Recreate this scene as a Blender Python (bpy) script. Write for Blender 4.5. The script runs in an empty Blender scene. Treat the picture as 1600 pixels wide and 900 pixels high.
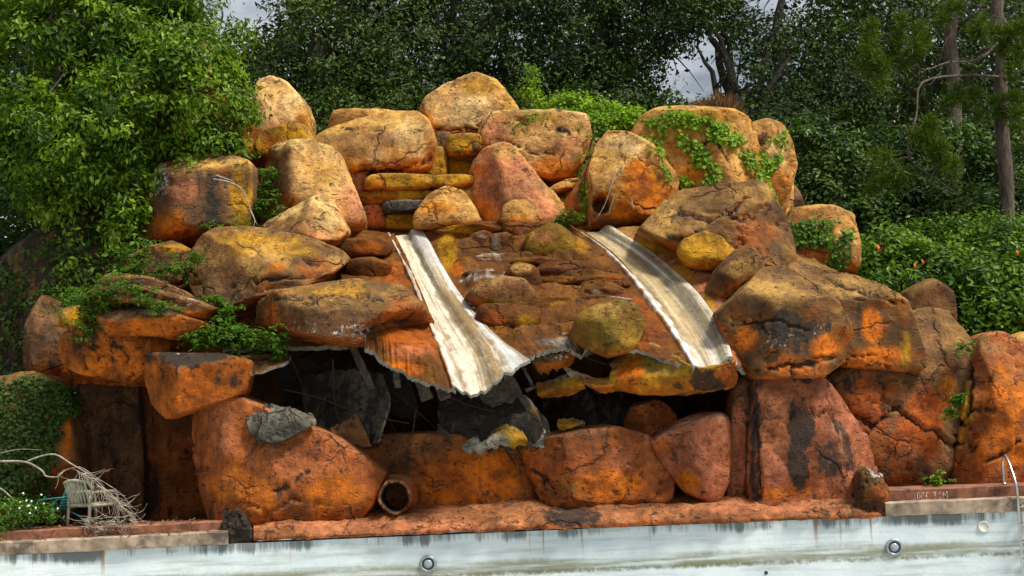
import bpy, math, random
import numpy as np
from mathutils import Matrix, Vector
# ---------------------------------------------------------------- camera, sky, sun, exposure
SC = bpy.context.scene
COL = SC.collection
FPX, EYE, PITCH, ROLL = 2600.0, 1.7, math.radians(4.66), math.radians(2.4)
_f = np.array([0, math.cos(PITCH), math.sin(PITCH)])
_u0 = np.array([0, -math.sin(PITCH), math.cos(PITCH)])
_x = np.array([1.0, 0, 0])
CR = math.cos(ROLL) * _x - math.sin(ROLL) * _u0
CU = math.cos(ROLL) * _u0 + math.sin(ROLL) * _x
CF = _f
CAM = np.array([0, 0, EYE])
cam_d = bpy.data.cameras.new('camera')
cam_d.lens = 36 * FPX / 1600
cam_d.clip_end = 2000
cam = bpy.data.objects.new('camera', cam_d)
m = Matrix.Identity(4)
for i in range(3):
    m[i][0], m[i][1], m[i][2], m[i][3] = CR[i], CU[i], -CF[i], CAM[i]
cam.matrix_world = m
COL.objects.link(cam)
SC.camera = cam

SUN_EL, SUN_AZ = math.radians(58), math.radians(118)      # azimuth clockwise from +Y (away from the camera)
W = bpy.data.worlds.new('World'); SC.world = W; W.use_nodes = True
nt = W.node_tree; nt.nodes.clear()
sky = nt.nodes.new('ShaderNodeTexSky'); sky.sky_type = 'NISHITA'; sky.sun_disc = False
sky.sun_elevation = SUN_EL; sky.sun_rotation = SUN_AZ; sky.air_density = 1.2; sky.dust_density = 4.0; sky.ozone_density = 1.0
bg = nt.nodes.new('ShaderNodeBackground'); bg.inputs[1].default_value = 0.064
wo = nt.nodes.new('ShaderNodeOutputWorld')
tc = nt.nodes.new('ShaderNodeTexCoord'); mp = nt.nodes.new('ShaderNodeMapping'); mp.inputs[3].default_value = (1, 1, 2.2)
cn = nt.nodes.new('ShaderNodeTexNoise'); cn.inputs['Scale'].default_value = 2.6; cn.inputs['Detail'].default_value = 8; cn.inputs['Roughness'].default_value = 0.62
cr_n = nt.nodes.new('ShaderNodeMapRange'); cr_n.interpolation_type = 'SMOOTHSTEP'; cr_n.inputs[1].default_value = 0.38; cr_n.inputs[2].default_value = 0.62; cr_n.inputs[4].default_value = 0.85
cm = nt.nodes.new('ShaderNodeMix'); cm.data_type = 'RGBA'; cm.inputs[7].default_value = (12, 12.3, 12.8, 1)
nt.links.new(tc.outputs['Generated'], mp.inputs[0]); nt.links.new(mp.outputs[0], cn.inputs['Vector']); nt.links.new(cn.outputs[0], cr_n.inputs[0])
nt.links.new(cr_n.outputs[0], cm.inputs[0]); nt.links.new(sky.outputs[0], cm.inputs[6]); nt.links.new(cm.outputs[2], bg.inputs[0]); nt.links.new(bg.outputs[0], wo.inputs[0])
sd = bpy.data.lights.new('sun', 'SUN'); sd.energy = 4.3; sd.angle = math.radians(14); sd.color = (1, 0.95, 0.86)
sun = bpy.data.objects.new('sun', sd); COL.objects.link(sun)
sv = Vector((math.sin(SUN_AZ) * math.cos(SUN_EL), math.cos(SUN_AZ) * math.cos(SUN_EL), math.sin(SUN_EL)))
sun.rotation_euler = sv.to_track_quat('Z', 'Y').to_euler()
SC.view_settings.view_transform = 'Standard'
SC.view_settings.look = 'None'
SC.view_settings.exposure = 0.28
SC.view_settings.gamma = 1.0
SC.view_settings.use_curve_mapping = False

SC.cycles.max_bounces = 5; SC.cycles.diffuse_bounces = 3; SC.cycles.glossy_bounces = 2; SC.cycles.transmission_bounces = 2
# ---------------------------------------------------------------- helpers
rng = np.random.default_rng(11)
random.seed(5)

def P(x, y, Y):
    """pixel of the photograph + distance from the camera plane -> world point"""
    d = CF * FPX + CR * (x - 800) + CU * (450 - y)
    return CAM + d * (Y / d[1])

def PX(p):
    """world points -> photograph pixels"""
    q = np.asarray(p) - CAM
    w = q @ CF
    return 800 + FPX * (q @ CR) / w, 450 - FPX * (q @ CU) / w

def tag(o, label=None, cat=None, group=None, kind=None):
    if label: o['label'] = label
    if cat: o['category'] = cat
    if group: o['group'] = group
    if kind: o['kind'] = kind
    return o

def empty(name, loc, label=None, cat=None, group=None):
    o = bpy.data.objects.new(name, None); o.empty_display_size = 0.2
    o.location = loc; COL.objects.link(o)
    return tag(o, label, cat, group)

_perm = np.random.default_rng(3).permutation(256)
_perm = np.concatenate([_perm, _perm, _perm])
_grad = np.random.default_rng(4).normal(size=(256, 3)); _grad /= np.linalg.norm(_grad, axis=1)[:, None]
def pn(p):
    p = np.asarray(p, float)
    i = np.floor(p).astype(int); f = p - i; i &= 255
    w = f * f * f * (f * (f * 6 - 15) + 10)
    out = 0
    for a in (0, 1):
        for b in (0, 1):
            for c in (0, 1):
                h = _perm[_perm[_perm[i[:, 0] + a] + i[:, 1] + b] + i[:, 2] + c]
                g = (_grad[h] * (f - (a, b, c))).sum(1)
                out = out + g * (w[:, 0] if a else 1 - w[:, 0]) * (w[:, 1] if b else 1 - w[:, 1]) * (w[:, 2] if c else 1 - w[:, 2])
    return out * 1.6
def fbm(p, oc=4, lac=2.1, gain=0.5):
    s = 0; a = 1.0; p = np.asarray(p, float)
    for k in range(oc):
        s = s + a * pn(p + 17.3 * k); p = p * lac; a *= gain
    return s
def sstep(a, b, x):
    t = np.clip((x - a) / (b - a), 0, 1); return t * t * (3 - 2 * t)

def make_mesh(name, V, F, mat, parent=None, smooth=True, origin=None, attrs=None):
    """V (N,3) world, F (M,3|4) -> linked mesh object with its origin at `origin`"""
    V = np.asarray(V, float); F = np.asarray(F, int)
    if origin is None:
        origin = np.array([V[:, 0].mean(), V[:, 1].mean(), V[:, 2].min()]) if parent is None else np.array(parent.location)
    me = bpy.data.meshes.new(name)
    k = F.shape[1]
    me.vertices.add(len(V)); me.vertices.foreach_set('co', (V - origin).astype(np.float32).ravel())
    me.loops.add(F.size); me.loops.foreach_set('vertex_index', F.astype(np.int32).ravel())
    me.polygons.add(len(F)); me.polygons.foreach_set('loop_start', np.arange(0, F.size, k, dtype=np.int32))
    me.polygons.foreach_set('use_smooth', np.full(len(F), smooth))
    for an, av in (attrs or {}).items():
        av = np.asarray(av, np.float32)
        if av.ndim == 1:
            a = me.attributes.new(an, 'FLOAT', 'POINT'); a.data.foreach_set('value', av)
        else:
            if av.shape[1] == 3: av = np.concatenate([av, np.ones((len(av), 1), np.float32)], 1)
            a = me.attributes.new(an, 'FLOAT_COLOR', 'POINT'); a.data.foreach_set('color', av.ravel())
    me.update(calc_edges=True); me.validate()
    me.materials.append(mat)
    o = bpy.data.objects.new(name, me); COL.objects.link(o)
    if parent is not None:
        o.parent = parent
        o.location = origin - np.array(parent.location)
    else:
        o.location = origin
    return o

class MB:
    """collects boxes and tubes of ONE part"""
    def __init__(s): s.V = []; s.F = []; s.n = 0
    def add(s, V, F):
        s.V.append(np.asarray(V, float)); s.F += [tuple(int(i) + s.n for i in f) for f in F]; s.n += len(V)
    def box(s, c, size, R=None, bev=0.0):
        sx, sy, sz = [q / 2 for q in size]
        V = np.array([(x, y, z) for x in (-sx, sx) for y in (-sy, sy) for z in (-sz, sz)])
        if R is not None: V = V @ np.asarray(R).T
        s.add(V + np.asarray(c), [(0, 1, 3, 2), (4, 6, 7, 5), (0, 4, 5, 1), (2, 3, 7, 6), (0, 2, 6, 4), (1, 5, 7, 3)])
    def tube(s, pts, rad, n=7, cap=True):
        pts = np.asarray(pts, float); k = len(pts)
        rad = np.full(k, rad) if np.isscalar(rad) else np.asarray(rad, float)
        T = np.gradient(pts, axis=0); T /= np.linalg.norm(T, axis=1)[:, None] + 1e-9
        ref = np.array([0.0, 0, 1]) if abs(T[:, 2]).mean() < 0.8 else np.array([1.0, 0, 0])
        A = np.cross(T, ref); A /= np.linalg.norm(A, axis=1)[:, None] + 1e-9
        B = np.cross(T, A)
        ang = np.linspace(0, 2 * math.pi, n, endpoint=False)
        V = (pts[:, None] + rad[:, None, None] * (A[:, None] * np.cos(ang)[None, :, None] + B[:, None] * np.sin(ang)[None, :, None])).reshape(-1, 3)
        F = [(i * n + j, i * n + (j + 1) % n, (i + 1) * n + (j + 1) % n, (i + 1) * n + j) for i in range(k - 1) for j in range(n)]
        if cap: F += [tuple(range(n - 1, -1, -1)), tuple((k - 1) * n + j for j in range(n))]
        s.add(V, F)
    def build(s, name, mat, parent=None, smooth=False, origin=None):
        V = np.concatenate(s.V)
        if origin is None:
            origin = np.array([V[:, 0].mean(), V[:, 1].mean(), V[:, 2].min()]) if parent is None else np.array(parent.location)
        me = bpy.data.meshes.new(name)
        me.from_pydata([tuple(v) for v in V - origin], [], s.F); me.validate()
        me.polygons.foreach_set('use_smooth', np.full(len(me.polygons), smooth))
        me.materials.append(mat)
        o = bpy.data.objects.new(name, me); COL.objects.link(o)
        if parent is not None: o.parent = parent; o.location = origin - np.array(parent.location)
        else: o.location = origin
        return o

def crspline(pts, n):
    """Catmull-Rom through pts (axis 0), n samples"""
    pts = np.asarray(pts, float); k = len(pts)
    q = np.concatenate([[2 * pts[0] - pts[1]], pts, [2 * pts[-1] - pts[-2]]])
    t = np.linspace(0, k - 1 - 1e-9, n); i = t.astype(int); f = (t - i).reshape((-1,) + (1,) * (pts.ndim - 1))
    a, b, c, d = q[i], q[i + 1], q[i + 2], q[i + 3]
    return 0.5 * (2 * b + (c - a) * f + (2 * a - 5 * b + 4 * c - d) * f ** 2 + (3 * b - a - 3 * c + d) * f ** 3)

def vnormals(V, F):
    a, b, c = V[F[:, 0]], V[F[:, 1]], V[F[:, 2]]
    fn = np.cross(b - a, c - a); N = np.zeros_like(V)
    for k in range(F.shape[1]): np.add.at(N, F[:, k], fn)
    return N / (np.linalg.norm(N, axis=1)[:, None] + 1e-12)

# ---------------------------------------------------------------- materials
def mat_new(name):
    mt = bpy.data.materials.new(name); mt.use_nodes = True
    nt = mt.node_tree; nt.nodes.clear()
    out = nt.nodes.new('ShaderNodeOutputMaterial'); b = nt.nodes.new('ShaderNodeBsdfPrincipled')
    nt.links.new(b.outputs[0], out.inputs[0])
    return mt, nt, b
class NT:
    def __init__(s, nt): s.t = nt
    def n(s, typ, **kw):
        nd = s.t.nodes.new(typ)
        for k, v in kw.items(): setattr(nd, k, v)
        return nd
    def l(s, a, b): s.t.links.new(a, b)
    def val(s, sock, v):
        if isinstance(v, bpy.types.NodeSocket): s.l(v, sock)
        else: sock.default_value = v
    def math(s, op, a, b=0.0, c=None, clamp=False):
        nd = s.n('ShaderNodeMath', operation=op); nd.use_clamp = clamp
        s.val(nd.inputs[0], a); s.val(nd.inputs[1], b)
        if c is not None: s.val(nd.inputs[2], c)
        return nd.outputs[0]
    def mix(s, f, a, b, mode='MIX'):
        nd = s.n('ShaderNodeMix', data_type='RGBA', blend_type=mode)
        s.val(nd.inputs[0], f)
        for sk, v in ((nd.inputs[6], a), (nd.inputs[7], b)):
            s.val(sk, v if isinstance(v, bpy.types.NodeSocket) else tuple(v) + (1,) * (4 - len(v)))
        return nd.outputs[2]
    def ramp(s, x, a, b, lo=0.0, hi=1.0):
        nd = s.n('ShaderNodeMapRange', interpolation_type='SMOOTHSTEP')
        s.val(nd.inputs[0], x)
        for k, v in zip((1, 2, 3, 4), (a, b, lo, hi)): s.val(nd.inputs[k], v)
        return nd.outputs[0]
    def pos(s): return s.n('ShaderNodeNewGeometry').outputs['Position']
    def scaled(s, vec, sc):
        nd = s.n('ShaderNodeMapping'); s.l(vec, nd.inputs[0]); nd.inputs[3].default_value = sc; return nd.outputs[0]
    def noise(s, vec, scale, detail=6, rough=0.6, dist=0.0):
        nd = s.n('ShaderNodeTexNoise'); s.l(vec, nd.inputs['Vector'])
        nd.inputs['Scale'].default_value = scale; nd.inputs['Detail'].default_value = detail
        nd.inputs['Roughness'].default_value = rough; nd.inputs['Distortion'].default_value = dist
        return nd.outputs[0]
    def voro(s, vec, scale, feature='F1', rnd=1.0):
        nd = s.n('ShaderNodeTexVoronoi', feature=feature); s.l(vec, nd.inputs['Vector'])
        nd.inputs['Scale'].default_value = scale; nd.inputs['Randomness'].default_value = rnd
        return nd.outputs[0]
    def attr(s, name):
        return s.n('ShaderNodeAttribute', attribute_name=name)
    def bump(s, h, strength, dist):
        nd = s.n('ShaderNodeBump'); nd.inputs['Strength'].default_value = strength; nd.inputs['Distance'].default_value = dist
        s.l(h, nd.inputs['Height']); return nd.outputs[0]

def rock_material(name, rough=0.85, pit=1.0, spec=0.3, mot=1.0, crk=1.0):
    """fibre-cement rock: vertex 'tint' = paint colour, 'wear' = (black algae and painted shade, lichen, moss)"""
    mt, nt, b = mat_new(name); g = NT(nt); p = g.pos()
    tint = g.attr('tint').outputs['Color']
    wsep = g.n('ShaderNodeSeparateColor'); g.l(g.attr('wear_shade').outputs['Color'], wsep.inputs[0])
    big = g.noise(p, 1.7, 8, 0.62); mid = g.noise(p, 7, 8, 0.65); fine = g.noise(p, 34, 6, 0.6)
    streak = g.noise(g.scaled(p, (3.2, 3.2, 0.55)), 1.6, 7, 0.65, 0.3)
    c = g.mix(g.ramp(big, 0.34, 0.64), g.mix(1.0, tint, [1 - (1 - q) * mot for q in (0.60, 0.56, 0.52)], 'MULTIPLY'), g.mix(1.0, tint, [1 + (q - 1) * mot for q in (1.28, 1.26, 1.2)], 'MULTIPLY'))
    c = g.mix(g.ramp(mid, 0.35, 0.65), g.mix(1.0, c, [1 - (1 - q) * mot for q in (0.74, 0.68, 0.64)], 'MULTIPLY'), g.mix(1.0, c, [1 + (q - 1) * mot for q in (1.16, 1.16, 1.14)], 'MULTIPLY'))
    # worn patches where the paint has bleached, and brown grime patches
    bl = g.ramp(g.noise(p, 3.1, 9, 0.7, 0.4), 0.56, 0.70)
    c = g.mix(g.math('MULTIPLY', bl, 0.45 * mot), c, g.mix(1.0, c, (1.42, 1.48, 1.5), 'MULTIPLY'))
    gm = g.ramp(g.noise(g.scaled(p, (1.3, 1.3, 0.8)), 2.2, 9, 0.72, 0.5), 0.54, 0.66)
    c = g.mix(g.math('MULTIPLY', gm, 0.62 * mot), c, g.mix(1.0, c, (0.36, 0.33, 0.32), 'MULTIPLY'))
    oc = g.ramp(g.noise(p, 1.15, 7, 0.66, 0.6), 0.52, 0.64)
    c = g.mix(g.math('MULTIPLY', oc, 0.3 * mot), c, g.mix(1.0, c, (1.15, 1.05, 0.45), 'MULTIPLY'))
    # eroded scars: short level cuts and holes, coloured dark brown
    sp_ = g.scaled(p, (1, 1, 1.9))
    scar = g.math('MULTIPLY', g.ramp(g.noise(sp_, 5.2, 5, 0.62, 0.9), 0.60, 0.665), g.ramp(g.noise(p, 1.4, 3, 0.5), 0.40, 0.58))
    fr = g.math('MULTIPLY', g.ramp(g.noise(p, 17, 3, 0.5), 0.60, 0.66), g.ramp(g.noise(p, 2.3, 3, 0.5), 0.45, 0.6))
    c = g.mix(g.math('MULTIPLY', g.math('MAXIMUM', g.math('MULTIPLY', scar, pit), fr), 0.7 * mot), c, (0.04, 0.026, 0.016))
    # dark water streaks and painted shade
    kn = g.math('ADD', g.math('MULTIPLY', g.math('SUBTRACT', streak, 0.5), 2.2), g.math('MULTIPLY', g.math('SUBTRACT', mid, 0.5), 1.5))
    kb = g.math('ADD', wsep.outputs[0], kn)
    c = g.mix(g.ramp(kb, 0.34, 0.85, 0.0, 0.92), c, (0.022, 0.018, 0.014))
    mo = g.math('ADD', wsep.outputs[2], g.math('MULTIPLY', g.math('SUBTRACT', mid, 0.5), 1.8))
    c = g.mix(g.ramp(mo, 0.42, 0.95, 0.0, 0.8), c, (0.16, 0.12, 0.012))
    li = g.math('ADD', g.math('MULTIPLY', wsep.outputs[1], 0.155), g.noise(p, 13, 6, 0.75))
    li2 = g.math('MULTIPLY', g.ramp(li, 0.655, 0.70), g.ramp(wsep.outputs[1], 0.02, 0.2))
    c = g.mix(g.math('MULTIPLY', li2, 0.8), c, (0.50, 0.51, 0.48))
    g.l(c, b.inputs['Base Color'])
    g.val(b.inputs['Roughness'], g.ramp(mid, 0.3, 0.7, rough - 0.15, min(1, rough + 0.1)))
    b.inputs['Specular IOR Level'].default_value = spec
    # relief: weathering, pits, thin cracks
    wp = g.n('ShaderNodeVectorMath', operation='ADD'); g.l(p, wp.inputs[0])
    nv = g.n('ShaderNodeTexNoise'); g.l(p, nv.inputs['Vector']); nv.inputs['Scale'].default_value = 3; nv.inputs['Detail'].default_value = 4
    sc = g.n('ShaderNodeVectorMath', operation='SCALE'); g.l(nv.outputs['Color'], sc.inputs[0]); sc.inputs['Scale'].default_value = 0.35
    g.l(sc.outputs[0], wp.inputs[1])
    pits = g.math('MULTIPLY', g.ramp(g.voro(g.scaled(wp.outputs[0], (1, 1, 1.8)), 6.5), 0.08, 0.3), 1.0)
    pm = g.ramp(g.noise(p, 1.3, 3, 0.5), 0.42, 0.62)
    pits = g.math('ADD', 1.0, g.math('MULTIPLY', g.math('SUBTRACT', pits, 1.0), pm))
    cr = g.ramp(g.voro(wp.outputs[0], 0.75, 'DISTANCE_TO_EDGE'), 0.0, 0.035)
    cm = g.ramp(g.noise(p, 0.7, 3, 0.5), 0.5, 0.62)
    cr = g.math('ADD', 1.0, g.math('MULTIPLY', g.math('SUBTRACT', cr, 1.0), cm))
    h = g.math('ADD', g.math('MULTIPLY', mid, 0.55), g.math('MULTIPLY', fine, 0.2))
    h = g.math('ADD', h, g.math('MULTIPLY', pits, 0.5 * pit)); h = g.math('ADD', h, g.math('MULTIPLY', cr, crk)); h = g.math('SUBTRACT', h, g.math('MULTIPLY', scar, 0.9 * pit))
    h = g.math('ADD', h, g.math('MULTIPLY', big, 0.4))
    g.l(g.bump(h, 1.0, 0.095), b.inputs['Normal'])
    return mt
M_ROCK = rock_material('painted_rock_shell')
M_WET = rock_material('damp_cascade_rock', 0.6, 0.6, 0.14, 0.9, 0.6)
M_SLIDE = rock_material('worn_slide_shell', 0.5, 0.12, 0.4, 0.3, 0.0)

def leaf_material(name, dark, light, tr=0.25, rough=0.42):
    mt, nt, b = mat_new(name); g = NT(nt)
    lv = g.attr('lv').outputs['Fac']
    c = g.mix(lv, dark, light)
    g.l(c, b.inputs['Base Color']); b.inputs['Roughness'].default_value = rough; b.inputs['Specular IOR Level'].default_value = 0.22
    t = g.n('ShaderNodeBsdfTranslucent'); g.l(g.mix(1.0, c, (1.3, 1.5, 0.5), 'MULTIPLY'), t.inputs[0])
    mx = g.n('ShaderNodeMixShader'); mx.inputs[0].default_value = tr
    g.l(b.outputs[0], mx.inputs[1]); g.l(t.outputs[0], mx.inputs[2])
    out = [n for n in nt.nodes if n.type == 'OUTPUT_MATERIAL'][0]
    g.l(mx.outputs[0], out.inputs[0])
    return mt
M_LEAF_BRIGHT = leaf_material('glossy_broad_leaf', (0.025, 0.075, 0.005), (0.22, 0.345, 0.02), 0.32, 0.45)
M_LEAF_OAK = leaf_material('dark_oak_leaf', (0.008, 0.022, 0.005), (0.060, 0.115, 0.014), 0.2, 0.5)
M_LEAF_FAR = leaf_material('far_wood_shade_leaf', (0.006, 0.016, 0.004), (0.028, 0.055, 0.010), 0.15, 0.6)  # leaf colour darkened to stand in for shade deep in the wood
M_LEAF_OAK2 = leaf_material('olive_oak_leaf', (0.012, 0.030, 0.005), (0.085, 0.14, 0.014), 0.22, 0.5)
M_LEAF_BUSH = leaf_material('creeper_bush_leaf', (0.026, 0.075, 0.008), (0.16, 0.28, 0.02), 0.3, 0.45)
M_LEAF_SHRUB = leaf_material('shrub_leaf', (0.014, 0.04, 0.007), (0.08, 0.145, 0.018), 0.25, 0.45)
M_IVY = leaf_material('young_ivy_leaf', (0.065, 0.16, 0.008), (0.28, 0.43, 0.02), 0.35, 0.5)
M_FERN = leaf_material('fern_leaf', (0.03, 0.085, 0.008), (0.13, 0.25, 0.02), 0.35, 0.5)
M_NEEDLE = leaf_material('pine_needle', (0.04, 0.08, 0.008), (0.14, 0.21, 0.02), 0.2, 0.5)
M_DRY = leaf_material('dry_grass', (0.10, 0.045, 0.018), (0.28, 0.15, 0.06), 0.25, 0.7)

def simple(name, col, rough=0.7, metal=0.0, var=0.25, scale=8.0, bump=0.3, dist=0.02, dirt=None):
    mt, nt, b = mat_new(name); g = NT(nt); p = g.pos()
    n1 = g.noise(p, scale, 7, 0.65)
    c = g.mix(g.ramp(n1, 0.3, 0.7), [q * (1 - var) for q in col], [min(1, q * (1 + var)) for q in col])
    if dirt:
        c = g.mix(g.ramp(g.noise(p, scale * 0.45, 6, 0.7), 0.5, 0.66, 0, 0.8), c, dirt)
    g.l(c, b.inputs['Base Color']); b.inputs['Roughness'].default_value = rough; b.inputs['Metallic'].default_value = metal
    g.l(g.bump(n1, bump, dist), b.inputs['Normal'])
    return mt
def bark_material(name, a, bb):
    mt, nt, b = mat_new(name); g = NT(nt); p = g.pos()
    n1 = g.noise(g.scaled(p, (6, 6, 1.2)), 2.2, 7, 0.65)
    g.l(g.mix(g.ramp(n1, 0.35, 0.65), a, bb), b.inputs['Base Color']); b.inputs['Roughness'].default_value = 0.9
    g.l(g.bump(n1, 0.9, 0.06), b.inputs['Normal'])
    return mt
M_BARK = bark_material('oak_bark', (0.03, 0.025, 0.018), (0.10, 0.085, 0.065))
M_PINE = bark_material('pine_bark', (0.05, 0.036, 0.027), (0.15, 0.11, 0.085))
M_DEAD = bark_material('bleached_deadwood', (0.24, 0.20, 0.15), (0.50, 0.45, 0.36))
M_CONC = simple('grey_shell_concrete', (0.20, 0.205, 0.18), 0.9, 0, 0.35, 5, 0.6, 0.05, (0.03, 0.03, 0.027))
M_TIMBER = bark_material('old_timber', (0.05, 0.038, 0.026), (0.14, 0.11, 0.075))
M_RUST = simple('rusty_rod', (0.06, 0.03, 0.018), 0.8, 0.2)
M_STEEL = simple('ladder_steel', (0.62, 0.62, 0.60), 0.22, 1.0, 0.1, 20, 0.1, 0.003)
M_TEAL = simple('teal_strap', (0.03, 0.26, 0.25), 0.5, 0, 0.25, 14, 0.2, 0.005, (0.05, 0.09, 0.06))
M_RESIN = simple('grimy_white_resin', (0.44, 0.44, 0.32), 0.5, 0, 0.2, 10, 0.2, 0.006, (0.20, 0.20, 0.09))
M_BEZEL = simple('light_bezel_steel', (0.36, 0.38, 0.38), 0.4, 0.7, 0.3, 22, 0.2, 0.004)
M_LENS, _n, _b = mat_new('pool_light_glass'); _b.inputs['Base Color'].default_value = (0.30, 0.36, 0.38, 1); _b.inputs['Roughness'].default_value = 0.12
M_BLACK = simple('dark_gasket', (0.02, 0.022, 0.025), 0.6)
M_WHITE = simple('pvc_white', (0.62, 0.62, 0.55), 0.5, 0, 0.15, 15, 0.1, 0.003)
M_PETAL = simple('white_petal', (0.8, 0.8, 0.72), 0.6, 0, 0.1)
M_POLLEN = simple('yellow_flower_eye', (0.6, 0.38, 0.03), 0.7, 0, 0.1)
M_ORANGE = simple('orange_trumpet_petal', (0.75, 0.16, 0.02), 0.5, 0, 0.15)

# ---------------------------------------------------------------- rock builder
import bmesh
def ico(sub):
    bm = bmesh.new(); bmesh.ops.create_icosphere(bm, subdivisions=sub, radius=1)
    bm.verts.ensure_lookup_table()
    V = np.array([v.co[:] for v in bm.verts]); F = np.array([[v.index for v in f.verts] for f in bm.faces]); bm.free()
    return V / np.linalg.norm(V, axis=1)[:, None], F
ICO = {s: ico(s) for s in (3, 4, 5, 6)}
TAN, CREAM, OCHRE, ORANGE, RED = (0.47, 0.30, 0.115), (0.62, 0.46, 0.25), (0.42, 0.24, 0.045), (0.50, 0.155, 0.018), (0.38, 0.095, 0.028)
PINK, BROWN, DKBROWN, GREYB, WHITE = (0.46, 0.19, 0.11), (0.21, 0.11, 0.05), (0.10, 0.055, 0.028), (0.20, 0.145, 0.085), (0.70, 0.69, 0.64)
RUST, DARK, GREY = (0.30, 0.085, 0.022), (0.035, 0.028, 0.02), (0.26, 0.26, 0.23)
PAL = {  # weathered upper side, face, sheltered underside (paint kept fresh)
 'tan': (TAN, (0.44, 0.245, 0.095), (0.46, 0.155, 0.035)),
 'cream': ((0.56, 0.40, 0.19), (0.50, 0.31, 0.14), (0.48, 0.165, 0.04)),
 'pink': ((0.44, 0.27, 0.13), PINK, (0.48, 0.15, 0.05)),
 'ochre': ((0.34, 0.20, 0.065), OCHRE, (0.44, 0.16, 0.02)),
 'brown': ((0.195, 0.115, 0.044), (0.115, 0.057, 0.023), (0.34, 0.10, 0.016)),
 'dark': ((0.22, 0.13, 0.055), (0.15, 0.08, 0.04), (0.32, 0.09, 0.015)),
 'orange': ((0.16, 0.09, 0.035), (0.36, 0.115, 0.016), (0.42, 0.125, 0.013)),
 'red': ((0.31, 0.14, 0.07), (0.29, 0.098, 0.037), (0.32, 0.09, 0.017)),
 'rose': ((0.33, 0.18, 0.12), (0.31, 0.118, 0.068), (0.32, 0.095, 0.032)),
 'wet': ((0.13, 0.056, 0.016), (0.10, 0.036, 0.010), (0.18, 0.06, 0.009)),
 'moss': ((0.17, 0.12, 0.03), (0.20, 0.12, 0.028), (0.28, 0.11, 0.018)),
 'grey': ((0.16, 0.155, 0.13), (0.11, 0.105, 0.09), (0.08, 0.072, 0.06)),  # kept dark to stand in for the unlit cavity
}
COLS = dict(c=CREAM, t=TAN, y=OCHRE, o=ORANGE, r=RED, p=PINK, b=BROWN, d=DKBROWN, w=WHITE, u=RUST, g=GREY)
ROCKS = {}
def paint(V, N, pal, stains, seed, black=0.0, lichen=0.0, moss=0.0):
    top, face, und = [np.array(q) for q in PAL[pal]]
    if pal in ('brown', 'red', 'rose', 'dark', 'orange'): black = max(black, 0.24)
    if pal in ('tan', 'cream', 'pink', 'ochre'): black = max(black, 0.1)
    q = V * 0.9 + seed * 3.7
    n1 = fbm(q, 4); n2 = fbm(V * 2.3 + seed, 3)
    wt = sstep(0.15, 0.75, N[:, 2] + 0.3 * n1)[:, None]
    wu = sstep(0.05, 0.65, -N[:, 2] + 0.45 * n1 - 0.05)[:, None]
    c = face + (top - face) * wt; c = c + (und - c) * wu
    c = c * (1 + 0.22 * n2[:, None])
    wear_shade = np.zeros((len(V), 3)); wear_shade[:, 0] = black; wear_shade[:, 1] = lichen * sstep(-0.3, 0.5, N[:, 2] + 0.4 * n1); wear_shade[:, 2] = moss
    if stains:
        x, y = PX(V)
        e = 0.45 * fbm(V * 1.6 + seed * 1.3, 4)
        for s in stains:
            k, sx, sy, rx, ry = s[:5]; st = s[5] if len(s) > 5 else 0.9
            d = np.sqrt(((x - sx) / rx) ** 2 + ((y - sy) / ry) ** 2) + e
            w = sstep(1.15, 0.55, d) * st
            if k == 'w': w = w * sstep(-0.05, 0.45, fbm(V * np.array([3.5, 3.5, 11]) + 5, 4))
            if k == 'k': wear_shade[:, 0] = np.maximum(wear_shade[:, 0], w)
            elif k == 'l': wear_shade[:, 1] = np.maximum(wear_shade[:, 1], w)
            elif k == 'm': wear_shade[:, 2] = np.maximum(wear_shade[:, 2], w)
            else: c = c + (np.array(COLS[k]) - c) * w[:, None]
    lum = (c @ np.array([0.3, 0.6, 0.1]))[:, None]; c = lum + (c - lum) * 1.18      # the shell's paint is strongly pigmented
    return np.clip(c, 0.004, 0.85), np.clip(wear_shade, 0, 1)

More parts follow.
